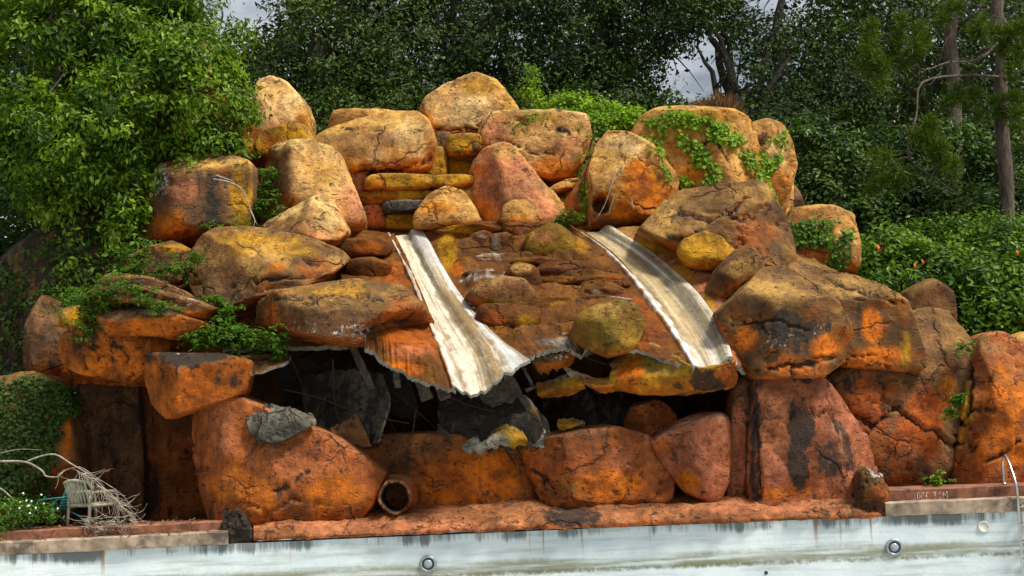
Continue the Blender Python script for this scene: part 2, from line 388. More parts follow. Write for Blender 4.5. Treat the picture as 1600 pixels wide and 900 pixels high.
def rock(label, pts, Y, T, pal, n=2.7, seed=None, sub=5, facets=(), auto=2, amp=1.0, lean=0.0, side=0.0, stains=(), black=0.0, lichen=0.0,
         moss=0.0, name='boulder', cat='boulder', group=None, mat=None, parent=None, key=None, hole=None, cracks=(), poly=0.92):
    """boulder whose front outline is pts (pixels at distance Y), half thickness T metres; superelliptic body, clipped facets, noise"""
    seed = seed if seed is not None else len(ROCKS) + 1
    n = n + 0.9
    r = np.random.default_rng(seed)
    w = np.array([P(x, y, Y) for x, y in pts])
    q = w[:, [0, 2]]
    x2, y2 = np.roll(q[:, 0], -1), np.roll(q[:, 1], -1)
    cr_ = q[:, 0] * y2 - x2 * q[:, 1]; A = cr_.sum() / 2
    c = np.array([((q[:, 0] + x2) * cr_).sum(), ((q[:, 1] + y2) * cr_).sum()]) / (6 * A)
    k = len(q); dense = []
    for i in range(k):     # tense closed spline
        a, b, cc, d = q[i - 1], q[i], q[(i + 1) % k], q[(i + 2) % k]
        for f in np.linspace(0, 1, 10, endpoint=False):
            m0, m1 = (cc - a) * 0.24, (d - b) * 0.24
            dense.append((2 * f ** 3 - 3 * f ** 2 + 1) * b + (f ** 3 - 2 * f ** 2 + f) * m0 + (-2 * f ** 3 + 3 * f ** 2) * cc + (f ** 3 - f ** 2) * m1)
    dense = np.array(dense) - c
    th = np.arctan2(dense[:, 1], dense[:, 0]); rr = np.hypot(dense[:, 0], dense[:, 1])
    bins = np.linspace(-math.pi, math.pi, 181); bc = 0.5 * (bins[1:] + bins[:-1])
    Rb = np.full(180, np.nan)
    for i, j in enumerate(np.clip(np.digitize(th, bins) - 1, 0, 179)): Rb[j] = rr[i] if np.isnan(Rb[j]) else max(Rb[j], rr[i])
    ok = ~np.isnan(Rb); Rb = np.interp(bc, np.concatenate([bc[ok] - 2 * math.pi, bc[ok], bc[ok] + 2 * math.pi]), np.tile(Rb[ok], 3))
    Rb = Rb * 1.04; Rm = Rb.mean()
    D, F = ICO[sub]
    rho = np.hypot(D[:, 0], D[:, 2]); t = np.arctan2(D[:, 2], D[:, 0])
    s = (rho ** n + np.abs(D[:, 1]) ** n) ** (-1 / n)
    Rt = np.interp(t, np.concatenate([bc - 2 * math.pi, bc, bc + 2 * math.pi]), np.tile(Rb, 3))
    k2 = sstep(0.0, 0.9, rho * s)
    R = Rm + (Rt - Rm) * k2
    V = np.stack([R * rho * s * np.cos(t), T * D[:, 1] * s, R * rho * s * np.sin(t)], 1)
    sc = np.array([Rm, T, Rm])
    fl = [(np.array(f[:3], float), f[3]) for f in facets]
    for _ in range(auto): fl.append((np.array([r.uniform(-0.9, 0.9), -1, r.uniform(-0.7, 0.9)]), r.uniform(0.74, 0.9)))
    for fn, kk in fl:
        fn = fn / np.linalg.norm(fn)
        d = V @ fn; h = d.max() * kk
        V[:, 1] = np.minimum(V[:, 1] + np.maximum(0, d - h) / abs(fn[1]) * 0.94, np.maximum(V[:, 1], 0.8 * T))   # cut back in depth, the outline stays
    if poly:   # hewn polyhedron: inset tangent planes round the whole body meet in real creases
        Nn = vnormals(V, F); k_ = 16 if sub < 5 else 24
        fi = (np.arange(k_) + 0.5) / k_; gp = math.pi * (3 - 5 ** 0.5) * np.arange(k_) + r.uniform(0, 6.28)
        S = np.stack([np.cos(gp) * np.sqrt(1 - (1 - 2 * fi) ** 2), 1 - 2 * fi, np.sin(gp) * np.sqrt(1 - (1 - 2 * fi) ** 2)], 1) + 0.30 * r.normal(size=(k_, 3))
        S /= np.linalg.norm(S, axis=1)[:, None]
        sv_ = np.argmax(S @ D.T, axis=1); hs = (V[sv_] * Nn[sv_]).sum(1)
        vn = V @ Nn[sv_].T; tt = np.where(vn > 1e-4, hs[None] / np.maximum(vn, 1e-4), 9.0)
        tmin = np.clip(tt.min(1) * 0.985, 0.6, 1.05)
        V = V * (1 + (tmin - 1) * poly)[:, None]
    Nn = vnormals(V, F)
    size = min(Rm, 1.4)
    # silhouette follows the outline, so large displacement goes mostly in depth
    o = V + np.array([c[0], Y, c[1]])
    d1 = fbm(o * (0.9 / size) + seed * 5.1, 3) * 0.05 * size
    d2 = fbm(o * (2.6 / size) + seed * 2.2, 4) * 0.034 * size
    rid = np.abs(fbm(o * (1.1 / size) + seed * 7.7, 3)); crack = -0.075 * size * sstep(0.05, 0.0, rid) * sstep(0.0, 0.35, fbm(o * 0.8 + seed, 2) + 0.15)
    disp = (d1 + d2 + crack) * amp
    V = V + Nn * (disp * np.where(np.abs(Nn[:, 1]) > 0.3, 1.0, 0.3))[:, None]
    V[:, 1] += lean * V[:, 2] + side * V[:, 0]
    if hole:   # a real recess: (px,py,radius_px,depth_m)
        hp = V + np.array([c[0], Y, c[1]]); hx, hy = PX(hp)
        wgt = sstep(1.25, 0.8, np.hypot((hx - hole[0]) / hole[2], (hy - hole[1]) / hole[2])) * (Nn[:, 1] < 0)
        V[:, 1] += wgt * hole[3]
    kcr = np.zeros(len(V))
    if cracks:   # open joints along pixel polylines
        hp = V + np.array([c[0], Y, c[1]]); hx, hy = PX(hp); wob = fbm(hp * 2.5 + seed, 3) * 7; hx = hx + wob; hy = hy + np.roll(wob, 7)
        for pl, wpx, dep in cracks:
            dmin = np.full(len(V), 1e9)
            for (x0, y0), (x1, y1) in zip(pl[:-1], pl[1:]):
                tt = np.clip(((hx - x0) * (x1 - x0) + (hy - y0) * (y1 - y0)) / ((x1 - x0) ** 2 + (y1 - y0) ** 2), 0, 1)
                dmin = np.minimum(dmin, np.hypot(hx - x0 - tt * (x1 - x0), hy - y0 - tt * (y1 - y0)))
            wgt = sstep(wpx, wpx * 0.25, dmin) * (Nn[:, 1] < 0.2)
            V = V - Nn * (wgt * dep)[:, None]; kcr = np.maximum(kcr, wgt)
    V = V + np.array([c[0], Y, c[1]])
    Nn = vnormals(V, F)
    tint, wear_shade = paint(V, Nn, pal, stains, seed, black, lichen, moss)
    wear_shade[:, 0] = np.maximum(wear_shade[:, 0], kcr * 0.9)
    ob = make_mesh(name, V, F, mat or M_ROCK, parent, attrs=dict(tint=tint, wear_shade=wear_shade))
    if parent is None: tag(ob, label, cat, group)
    ROCKS[key or 'rock%d' % len(ROCKS)] = (V, Nn)
    return ob

def sheet(name, rows, nu, nv, pal, thick=0.1, amp=0.05, seed=1, stains=(), label=None, cat=None, group=None, mat=None, parent=None, extra=None,
          black=0.0, lichen=0.0, moss=0.0, jag=0.0, kind=None, freq=1.0, tintfn=None, jagtop=0.0):
    """thin moulded shell through a net of (px, py, distance) control points; torn lower edge (jag metres)"""
    C = np.array([[P(*q) for q in row] for row in rows])
    G = crspline(C, nv); G = np.swapaxes(crspline(np.swapaxes(G, 0, 1), nu), 0, 1)
    uu, vv = np.meshgrid(np.linspace(0, 1, nu), np.linspace(0, 1, nv))
    du = np.gradient(G, axis=1); dv = np.gradient(G, axis=0)
    N = np.cross(dv, du); N /= np.linalg.norm(N, axis=2)[:, :, None] + 1e-9
    if N[:, :, 1].mean() > 0: N = -N
    fl = G.reshape(-1, 3)
    h = amp * (fbm(fl * 1.1 * freq + seed * 4.4, 4) + 0.35 * fbm(fl * 4 * freq + seed, 3))
    if extra is not None: h = h + extra(uu.ravel(), vv.ravel(), fl)
    G = G + N * h.reshape(nv, nu, 1)
    if jag:
        e = fbm(np.stack([uu[0] * 9 * (nu / 60), np.full(nu, seed * 1.7), np.zeros(nu)], 1), 4)
        dn = dv[-1] / (np.linalg.norm(dv[-1], axis=1)[:, None] + 1e-9)
        G = G + (sstep(0.72, 1, vv)[:, :, None] * (e * jag)[None, :, None] * dn[None])
    if jagtop:
        e = fbm(np.stack([uu[0] * 8, np.full(nu, seed * 2.7), np.zeros(nu)], 1), 4)
        dn = dv[0] / (np.linalg.norm(dv[0], axis=1)[:, None] + 1e-9)
        G = G + (sstep(0.28, 0, vv)[:, :, None] * (e * jagtop)[None, :, None] * dn[None])
    B = G - N * thick
    V = np.concatenate([G.reshape(-1, 3), B.reshape(-1, 3)]); K = nu * nv
    idx = np.arange(K).reshape(nv, nu)
    a, b, c, d = idx[:-1, :-1].ravel(), idx[:-1, 1:].ravel(), idx[1:, 1:].ravel(), idx[1:, :-1].ravel()
    F = [np.stack([a, d, c, b], 1), np.stack([a, b, c, d], 1) + K]
    ring = np.concatenate([idx[0, :], idx[1:, -1], idx[-1, -2::-1], idx[-2:0:-1, 0]]); r2 = np.roll(ring, -1)
    nr = len(ring); j = np.arange(nr); j2 = np.roll(j, -1)
    V = np.concatenate([V, V[ring], V[ring + K]])
    F.append(np.stack([2 * K + j, 2 * K + j2, 2 * K + nr + j2, 2 * K + nr + j], 1))
    F = np.concatenate(F)
    Nn = np.concatenate([N.reshape(-1, 3), -N.reshape(-1, 3)]); Nn = np.concatenate([Nn, Nn[ring], Nn[ring]])
    tint, wear_shade = paint(V, Nn, pal, stains, seed, black, lichen, moss)
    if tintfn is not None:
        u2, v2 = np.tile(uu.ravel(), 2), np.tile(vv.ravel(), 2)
        tint, wear_shade = tintfn(np.concatenate([u2, u2[ring], u2[ring]]), np.concatenate([v2, v2[ring], v2[ring]]), V, tint, wear_shade)
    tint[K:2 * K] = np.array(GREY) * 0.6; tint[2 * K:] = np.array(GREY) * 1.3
    ob = make_mesh(name, V, F, mat or M_ROCK, parent, attrs=dict(tint=tint, wear_shade=wear_shade))
    if parent is None: tag(ob, label, cat, group, kind)
    ROCKS.setdefault('sheet%d' % len(ROCKS), (V[:K], Nn[:K]))
    return ob
# ---------------------------------------------------------------- setting: ground, pool
def bank(X, Y):
    b = 3.0 * sstep(38.5, 45, Y)
    return b - 0.02 + 0.25 * sstep(36, 40, Y) * fbm(np.stack([X * 0.25, Y * 0.25, 0 * X], 1), 3)
gx = np.unique(np.concatenate([np.linspace(-700, -26, 14), np.linspace(-26, 26, 80), np.linspace(26, 700, 14)]))
gy = np.unique(np.concatenate([np.linspace(32.9, 60, 60), np.linspace(60, 900, 14)]))
GX, GY = np.meshgrid(gx, gy); GX = GX.ravel(); GY = GY.ravel()
idx = np.arange(len(GX)).reshape(len(gy), len(gx))
GF = np.stack([idx[:-1, :-1].ravel(), idx[:-1, 1:].ravel(), idx[1:, 1:].ravel(), idx[1:, :-1].ravel()], 1)
M_SOIL = simple('leaf_litter_soil', (0.055, 0.042, 0.026), 0.95, 0, 0.4, 3, 0.8, 0.06, (0.03, 0.045, 0.012))
tag(make_mesh('ground', np.stack([GX, GY, bank(GX, GY)], 1), GF, M_SOIL, origin=np.zeros(3)), kind='structure')

def wall_material():
    mt, nt, b = mat_new('stained_pool_plaster'); g = NT(nt); p = g.pos()
    sp = g.n('ShaderNodeSeparateXYZ'); g.l(p, sp.inputs[0]); z = sp.outputs[2]; X = sp.outputs[0]
    hz = g.noise(g.scaled(p, (0.5, 0.5, 7)), 1.2, 6, 0.6); patch = g.noise(p, 1.1, 6, 0.6); fine = g.noise(p, 9, 7, 0.7)
    drip = g.noise(g.scaled(p, (4.5, 4.5, 0.35)), 1.4, 7, 0.7)
    c = g.mix(g.ramp(patch, 0.3, 0.7), (0.60, 0.70, 0.73), (0.76, 0.83, 0.84))
    c = g.mix(g.ramp(hz, 0.44, 0.72, 0, 0.6), c, (0.34, 0.37, 0.31))
    # old waterline: two greenish scum bands that run round the pool at one level
    zz = g.math('ADD', z, g.math('MULTIPLY', g.math('SUBTRACT', fine, 0.5), 0.16))
    band = g.math('MULTIPLY', g.ramp(zz, -1.22, -1.12), g.ramp(zz, -0.82, -1.0))
    band = g.math('MULTIPLY', band, g.ramp(g.math('ADD', hz, g.math('MULTIPLY', patch, 0.5)), 0.5, 0.86))
    c = g.mix(g.math('MULTIPLY', band, 0.85), c, (0.20, 0.20, 0.10))
    line = g.math('MULTIPLY', g.ramp(zz, -1.2, -1.14), g.ramp(zz, -1.04, -1.12))
    c = g.mix(g.math('MULTIPLY', g.math('MULTIPLY', line, g.ramp(fine, 0.35, 0.6)), 0.6), c, (0.11, 0.10, 0.045))
    # black algae hanging from the top edge in patches
    top = g.ramp(z, -0.75, -0.42)
    k = g.math('ADD', g.math('MULTIPLY', top, 0.55), g.math('MULTIPLY', g.math('SUBTRACT', drip, 0.5), 1.1))
    k = g.math('ADD', k, g.math('MULTIPLY', g.math('SUBTRACT', g.noise(g.scaled(p, (1, 1, 0.2)), 0.8, 3, 0.5), 0.5), 1.5))
    c = g.mix(g.ramp(k, 0.36, 0.66, 0, 0.85), c, (0.07, 0.085, 0.085))
    # rust drips
    ru = g.math('MULTIPLY', g.ramp(g.noise(g.scaled(p, (5, 5, 0.12)), 1.7, 3, 0.5), 0.64, 0.72), g.ramp(z, -1.0, -0.4))
    c = g.mix(g.math('MULTIPLY', ru, 0.8), c, (0.30, 0.13, 0.03))
    g.l(c, b.inputs['Base Color']); b.inputs['Roughness'].default_value = 0.75
    g.l(g.bump(g.math('ADD', fine, g.math('MULTIPLY', patch, 0.6)), 0.5, 0.02), b.inputs['Normal'])
    return mt
M_WALL = wall_material()
M_COPE = simple('weathered_coping', (0.33, 0.245, 0.17), 0.9, 0, 0.4, 4, 0.6, 0.03, (0.06, 0.045, 0.035))
M_STEPR = simple('red_painted_step', (0.25, 0.10, 0.055), 0.9, 0, 0.45, 4, 0.6, 0.03, (0.035, 0.024, 0.018))
def path_pts(ctrl, n):
    return crspline(np.array([P(x, 830, Y)[:2] for x, Y in ctrl]), n)
def extrude(name, path, prof, mat, parent=None, rough=0.0, caps=True, seed=0):
    """path (n,2) XY; prof closed list of (offset away from the pool, z)"""
    T = np.gradient(path, axis=0); T /= np.linalg.norm(T, axis=1)[:, None]
    Nn = np.stack([-T[:, 1], T[:, 0]], 1)       # towards +Y
    k = len(prof); n = len(path)
    V = np.array([[(path[i, 0] + Nn[i, 0] * o, path[i, 1] + Nn[i, 1] * o, z) for o, z in prof] for i in range(n)]).reshape(-1, 3)
    if rough: V = V + rough * np.stack([fbm(V * 2.5 + seed + 9 * a, 4) for a in range(3)], 1)
    F = [(i * k + j, (i + 1) * k + j, (i + 1) * k + (j + 1) % k, i * k + (j + 1) % k) for i in range(n - 1) for j in range(k)]
    mb = MB(); mb.add(V, F + ([tuple(range(k)), tuple((n - 1) * k + j for j in range(k - 1, -1, -1))] if caps else []))
    return mb.build(name, mat, parent)
WCTRL = [(-500, 30.2), (-40, 31.35), (360, 32.0), (850, 32.15), (1400, 32.0), (1640, 31.75), (2100, 30.6)]
wp = path_pts(WCTRL, 160)
pool = empty('pool_wall', (0, 32, -3.0), 'long pale plaster wall of the drained pool with black stains and scum lines', 'pool wall')
extrude('plaster_face', wp, [(0, -3.0), (0, -0.36), (0.5, -0.36), (0.5, -3.0)], M_WALL, pool)
wl = path_pts([(-500, 30.2), (-40, 31.35), (200, 31.75), (356, 31.99)], 70)
wr = path_pts([(1385, 32.0), (1500, 31.92), (1640, 31.75), (2100, 30.6)], 50)
extrude('coping', wl, [(-0.05, -0.356), (-0.06, -0.13), (-0.03, -0.105), (0.42, -0.10), (0.42, -0.356)], M_COPE, pool, 0.012)
extrude('coping', wr, [(-0.05, -0.356), (-0.06, -0.11), (-0.03, -0.085), (0.42, -0.08), (0.42, -0.356)], M_COPE, pool, 0.012, seed=5)
extrude('deck_step', wl, [(0.30, -0.098), (0.29, 0.05), (0.32, 0.075), (1.3, 0.075), (1.3, -0.098)], M_STEPR, pool, 0.012, seed=8)
extrude('deck_step', wr, [(0.24, -0.076), (0.23, 0.115), (0.26, 0.135), (1.4, 0.135), (1.4, -0.076)], M_STEPR, pool, 0.010, seed=3)
# depth lettering on the right step riser
fc = bpy.data.curves.new('lettering', 'FONT'); fc.body = '10FT  3.0M'; fc.size = 0.2; fc.extrude = 0.002
ft = bpy.data.objects.new('lettering_source', fc); COL.objects.link(ft)
me = bpy.data.meshes.new_from_object(ft.evaluated_get(bpy.context.evaluated_depsgraph_get())); bpy.data.objects.remove(ft)
M_LETTER, _nt, _b = mat_new('worn_white_paint'); _g = NT(_nt); _p = _g.pos()
_g.l(_g.mix(_g.ramp(_g.noise(_p, 14, 5, 0.6), 0.42, 0.55, 0, 0.9), (0.62, 0.58, 0.52), (0.28, 0.12, 0.075)), _b.inputs['Base Color']); _b.inputs['Roughness'].default_value = 0.85
me.materials.clear(); me.materials.append(M_LETTER)
tp = P(1427, 781, 32.14)
lo = bpy.data.objects.new('lettering', me); COL.objects.link(lo); lo.parent = pool
xe = wr[8] - wr[0]; yaw = math.atan2(xe[1], xe[0])
lo.rotation_euler = (math.radians(90), 0, yaw); lo.scale = (0.72, 1, 1); lo['label'] = 'faded white depth lettering painted on the step riser'
LET = lo
M_FLOOR = simple('drained_pool_floor', (0.42, 0.46, 0.45), 0.85, 0, 0.25, 0.8, 0.4, 0.03, (0.16, 0.16, 0.11))
mb = MB(); mb.box((0, 14, -3.15), (90, 45, 0.28)); tag(mb.build('pool_floor', M_FLOOR), kind='structure')
mb = MB(); mb.box((0, -18, -0.6), (300, 38, 1.1)); tag(mb.build('near_deck', M_COPE), kind='structure')

# pool fittings
def lathe(mb, c, prof, n=24):
    """rings (radius, y) about an axis along Y facing the camera"""
    a = np.linspace(0, 2 * math.pi, n, endpoint=False)
    V = np.array([(c[0] + r * math.cos(t), c[1] + y, c[2] + r * math.sin(t)) for r, y in prof for t in a]); k = len(prof)
    mb.add(V, [(i * n + j, i * n + (j + 1) % n, (i + 1) * n + (j + 1) % n, (i + 1) * n + j) for i in range(k - 1) for j in range(n)] + [tuple((k - 1) * n + j for j in range(n))])
def wall_y(px):
    X = P(px, 850, 32)[0]; return np.interp(X, wp[:, 0], wp[:, 1])
for px, py, lab in ((669, 881, 'round underwater lamp in the plaster below the broken pipe stub'), (1397, 855, 'round underwater lamp in the plaster below the stepped coping')):
    c = P(px, py, wall_y(px)); e = empty('pool_light', c, lab, 'pool light', 'underwater lamps in the pool wall')
    b_ = MB(); lathe(b_, c, [(0.165, 0.0), (0.165, -0.03), (0.155, -0.045), (0.12, -0.05), (0.115, -0.03)]); b_.build('bezel', M_BEZEL, e, True)
    b_ = MB(); lathe(b_, c, [(0.116, -0.032), (0.112, -0.04), (0.085, -0.034), (0.083, -0.02)]); b_.build('gasket', M_BLACK, e, True)
    b_ = MB(); lathe(b_, c, [(0.084, -0.022), (0.08, -0.04), (0.05, -0.052), (0.02, -0.056)]); b_.build('lens', M_LENS, e, True)
c = P(1537, 823, wall_y(1537)); e = empty('water_inlet', c, 'small white ringed inlet hole in the pool plaster near the ladder', 'pool inlet')
b_ = MB(); lathe(b_, c, [(0.115, 0.0), (0.112, -0.02), (0.085, -0.022), (0.078, -0.01)]); b_.build('flange', M_WHITE, e, True)
b_ = MB(); lathe(b_, c, [(0.079, -0.012), (0.07, -0.006), (0.04, -0.004)]); b_.build('cup', simple('scummy_cup', (0.26, 0.22, 0.1), 0.6), e, True)
b_ = MB(); lathe(b_, c + np.array([-0.012, 0, -0.03]), [(0.034, -0.004), (0.032, -0.010), (0.02, -0.009)]); b_.build('bore', M_BLACK, e, True)
c = P(1197, 895, wall_y(1197)); b_ = MB(); lathe(b_, c, [(0.035, 0.0), (0.034, -0.012), (0.02, -0.010)])
tag(b_.build('wall_plug', M_BLACK), 'tiny dark plug in the pool plaster under the tall rose slabs', 'plug')

# ladder
c0 = P(1591, 790, 31.72)
lad = empty('pool_ladder', (c0[0], c0[1], -2.2), 'bright steel pool ladder with hooped handrails over the stepped coping', 'ladder')
back = np.array([-0.06, 0.62, 0]); sidev = np.array([0.50, 0.14, 0])
for k in range(2):
    o = np.array([c0[0], c0[1], 0]) + sidev * k
    ctrl = [o + back + (0, 0, 0.13), o + back + (0, 0, 0.5), o + back * 0.95 + (0, 0, 0.62), o + back * 0.80 + (0, 0, 0.70), o + back * 0.5 + (0, 0, 0.55),
            o + back * 0.12 + (0, 0, 0.22), o + (0, 0, -0.02), o + (0, 0, -0.5), o + (0, 0, -1.2), o + (0, 0, -2.2)]
    b_ = MB(); b_.tube(crspline(np.array(ctrl), 60), 0.026, 10); b_.build('rail', M_STEEL, lad, True)
    b_ = MB(); lathe_c = o + back; b_.tube([lathe_c + (0, 0, 0.135), lathe_c + (0, 0, 0.17)], 0.05, 12); b_.build('foot_collar', M_STEEL, lad, True)
for k in range(5):
    z = -0.26 - 0.33 * k; o = np.array([c0[0], c0[1], z])
    b_ = MB(); b_.tube([o, o + sidev], 0.02, 8); b_.box(o + sidev / 2 + (0, 0, 0.02), (0.44, 0.09, 0.03), [[0.963, -0.27, 0], [0.27, 0.963, 0], [0, 0, 1]]); b_.build('tread', M_STEEL, lad)

# ---------------------------------------------------------------- rock mountain: core behind everything
core_prof = [(36.4, -0.3), (36.3, 1.4), (36.1, 3.2), (37.6, 4.6), (38.2, 5.4), (39.6, 5.6), (40.9, 6.6), (42.6, 7.6), (44.5, 6.0), (46.5, 2.8)]
cx = np.linspace(-10.8, 11.5, 90)
pr = crspline(np.array(core_prof), 60)
scale = np.interp(cx, [-10.8, -9, -7, -5, -2, 2, 5, 6.8, 8.0, 9.5, 11.5], [0.25, 0.42, 0.62, 0.8, 0.98, 1, 0.92, 0.66, 0.42, 0.22, 0.05])
V = np.array([[(x, 36.6 + (q[0] - 36.6) * (0.45 + 0.55 * s_), q[1] * s_) for q in pr] for x, s_ in zip(cx, scale)])
idx = np.arange(V.shape[0] * V.shape[1]).reshape(V.shape[:2]); V = V.reshape(-1, 3)
V[:, 1] += 0.3 * fbm(V * 0.9, 4); V[:, 2] += 0.15 * fbm(V * 0.8 + 40, 3)
F = np.stack([idx[:-1, :-1].ravel(), idx[1:, :-1].ravel(), idx[1:, 1:].ravel(), idx[:-1, 1:].ravel()], 1)
N = vnormals(V, F)
ti, we = paint(V, N, 'brown', (), 77, 0.25)
tag(make_mesh('rock_core', V, F, M_ROCK, attrs=dict(tint=ti, wear_shade=we)), 'rough brown rock mass seen in gaps between the boulders', 'rock mass')
GU, GM, GL = 'upper boulders of the rock mountain', 'middle boulders of the rock mountain', 'lower boulders above the pool wall'

def mass(label, rows, pal, seed, stains=(), **k):
    sheet('rock_mass', rows, 120, 60, pal, 0.15, 0.16, seed, stains, label, 'rock mass', 'rock masses bedding the boulders', **k)
mass('ochre brown bedding rock behind the upper boulders', [[(x, y0 + (0 if 420 < x < 1150 else 60), 41.3) for x in (240, 420, 660, 800, 1000, 1240)] for y0 in (215,)] + [[(x, y, Y) for x in (235, 420, 560, 800, 1000, 1240)] for y, Y in ((275, 40.3), (330, 39.4), (368, 38.3), (400, 37.6))], 'tan', 301, [('b', 300, 320, 120, 60, .8), ('o', 900, 320, 60, 40, .5)])
mass('brown bedding rock below the pointed tan boulder', [[(205, 400, 37.2), (330, 375, 37.0), (450, 372, 36.9), (560, 372, 37.4)], [(190, 450, 35.6), (320, 440, 35.6), (450, 425, 35.8), (580, 420, 36.1)], [(160, 500, 34.9), (320, 500, 34.7), (450, 490, 34.6), (590, 480, 34.6)], [(150, 540, 34.7), (320, 545, 34.3), (450, 540, 34.2), (600, 535, 33.9)]], 'brown', 302)
mass('brown bedding rock below the wide cracked boulder', [[(1010, 365, 37.6), (1120, 350, 37.6), (1230, 370, 37.6), (1330, 420, 37.4)], [(1090, 430, 35.7), (1160, 420, 35.9), (1260, 430, 35.9), (1380, 470, 35.8)], [(1130, 490, 34.3), (1200, 490, 34.6), (1300, 500, 34.8), (1410, 520, 35.0)], [(1150, 560, 33.5), (1220, 560, 34.0), (1300, 565, 34.4), (1415, 570, 34.8)]], 'brown', 303)
mass('rust brown bedding rock behind the tall cracked boulder', [[(1255, 575, 35.4), (1350, 560, 35.6), (1480, 560, 35.6), (1640, 580, 35.4)], [(1255, 660, 35.0), (1350, 660, 35.2), (1480, 660, 35.2), (1640, 660, 35.0)], [(1255, 790, 34.6), (1350, 785, 34.8), (1480, 780, 34.8), (1640, 775, 34.8)]], 'dark', 304)
mass('orange bedding rock under the layered slabs', [[(60, 520, 35.4), (150, 505, 34.9), (250, 515, 34.6), (350, 530, 34.4)], [(60, 570, 35.2), (150, 560, 34.7), (250, 560, 34.4), (350, 560, 34.2)], [(80, 605, 35.3), (150, 600, 34.9), (250, 605, 34.8), (360, 600, 34.6)]], 'orange', 305, black=.1)
# ---- upper tier
rock('tall pale tan domed boulder at the creeper end of the crest', [(400, 250), (398, 170), (405, 136), (430, 128), (456, 139), (476, 160), (488, 192), (489, 218), (470, 245), (430, 260)], 40.2, 0.9, 'cream', seed=31, group=GU,
     stains=[('c', 430, 165, 45, 40, .7), ('y', 478, 200, 20, 40, .5), ('t', 420, 140, 40, 15, .6)])
rock('pinkish orange boulder half hidden by creeper leaves', [(355, 262), (362, 200), (378, 172), (402, 160), (422, 172), (438, 200), (432, 230), (412, 252), (385, 262)], 39.3, 0.8, 'pink', seed=32, group=GU,
     stains=[('o', 400, 225, 40, 40, .6), ('c', 415, 185, 25, 25, .6)])
rock('small ochre boulder wedged above the tall tan boulder', [(404, 240), (408, 216), (426, 203), (452, 195), (482, 202), (498, 225), (484, 250), (430, 254)], 38.8, 0.6, 'ochre', seed=33, sub=4, group=GU,
     stains=[('k', 440, 205, 14, 10, .6), ('o', 425, 230, 18, 18, .7)])
rock('big tan boulder with shade painted brown on one flank, pointed boulder leaning at its foot', [(414, 290), (418, 262), (426, 241), (452, 228), (490, 226), (522, 238), (538, 262), (548, 288), (564, 306), (570, 330), (560, 358), (500, 366), (440, 356), (420, 335)], 37.6, 1.2, 'cream', n=3.0, seed=34, group=GU, key='U3',
     facets=[(-1, -0.75, 0.25, 0.72), (0.5, -1, 0.35, 0.78), (1, -0.6, 0.6, 0.8)], auto=0,
     stains=[('b', 430, 285, 28, 60, 1), ('o', 455, 325, 18, 20, .6), ('p', 545, 325, 30, 35, .7), ('l', 440, 265, 14, 14, .4), ('y', 505, 265, 35, 30, .4)])  # brown patch paints the shade on the left flank
rock('dark streaked boulder with orange foot under the creeper', [(246, 285), (253, 266), (300, 251), (345, 247), (390, 262), (401, 290), (396, 340), (378, 362), (320, 376), (260, 382), (230, 368), (224, 345), (235, 310)], 36.6, 1.2, 'dark', n=3.2, seed=35, group=GU, key='U4', lichen=0.2,
     facets=[(-0.9, -1, 0.1, 0.75), (0.3, -1, 0.1, 0.8), (0, -0.6, 1, 0.8)], auto=0,
     stains=[('l', 250, 280, 16, 30, 1), ('y', 378, 305, 18, 50, .9), ('t', 345, 255, 50, 9, .8), ('o', 255, 350, 28, 25, .9), ('o', 282, 345, 12, 24, .8), ('k', 330, 330, 28, 40, .8), ('k', 345, 285, 30, 20, .6), ('p', 290, 300, 28, 22, .5)])
rock('pointed low tan boulder leaning on the big tan boulder', [(398, 358), (438, 338), (468, 317), (494, 304), (514, 311), (532, 336), (542, 362), (525, 384), (488, 388), (440, 380), (405, 370)], 36.4, 0.9, 'cream', seed=36, group=GU, lean=0.3,
     facets=[(-0.6, -1, 0.7, 0.66), (0.7, -1, 0.3, 0.75)], auto=0, stains=[('b', 450, 355, 50, 25, .9), ('b', 478, 345, 14, 30, .6), ('p', 500, 372, 28, 14, .7), ('o', 530, 365, 15, 15, .4)])
rock('flat slab boulder lying behind the wide brown boulder', [(517, 212), (524, 180), (545, 174), (600, 176), (645, 181), (652, 205), (600, 222), (530, 225)], 40.6, 0.6, 'tan', n=3.5, seed=37, sub=4, group=GU, stains=[('b', 540, 195, 25, 20, .7)])
rock('wide brown boulder sloping down to the ledge steps', [(498, 226), (520, 207), (560, 191), (610, 182), (646, 181), (666, 195), (678, 232), (674, 262), (640, 277), (580, 284), (540, 290), (515, 262)], 39.2, 1.1, 'tan', seed=38, cracks=[([(560, 270), (620, 268), (670, 250)], 4, 0.06), ([(530, 200), (600, 200)], 3, 0.04)], group=GU,
     facets=[(-0.2, -1, 0.9, 0.72), (0.5, -1, -0.2, 0.82)], auto=0, stains=[('b', 560, 225, 60, 30, .75), ('c', 645, 215, 28, 30, .6), ('r', 620, 262, 60, 18, .8), ('k', 600, 225, 25, 18, .35), ('c', 590, 245, 18, 16, .5), ('o', 655, 262, 22, 14, .6)])
rock('pale domed boulder at the very top of the rock mountain', [(661, 182), (671, 156), (700, 138), (729, 126), (750, 122), (772, 131), (790, 154), (808, 178), (806, 205), (760, 216), (700, 219), (670, 212)], 41.0, 1.0, 'cream', seed=39, cracks=[([(672, 200), (700, 206), (740, 200), (795, 186)], 4, 0.08)], group=GU,
     facets=[(0.1, -1, 0.25, 0.8)], auto=1, stains=[('c', 730, 175, 55, 30, .9), ('y', 755, 135, 40, 14, .7), ('o', 710, 207, 60, 10, 1), ('o', 670, 195, 10, 22, .8), ('y', 790, 170, 15, 25, .6)])
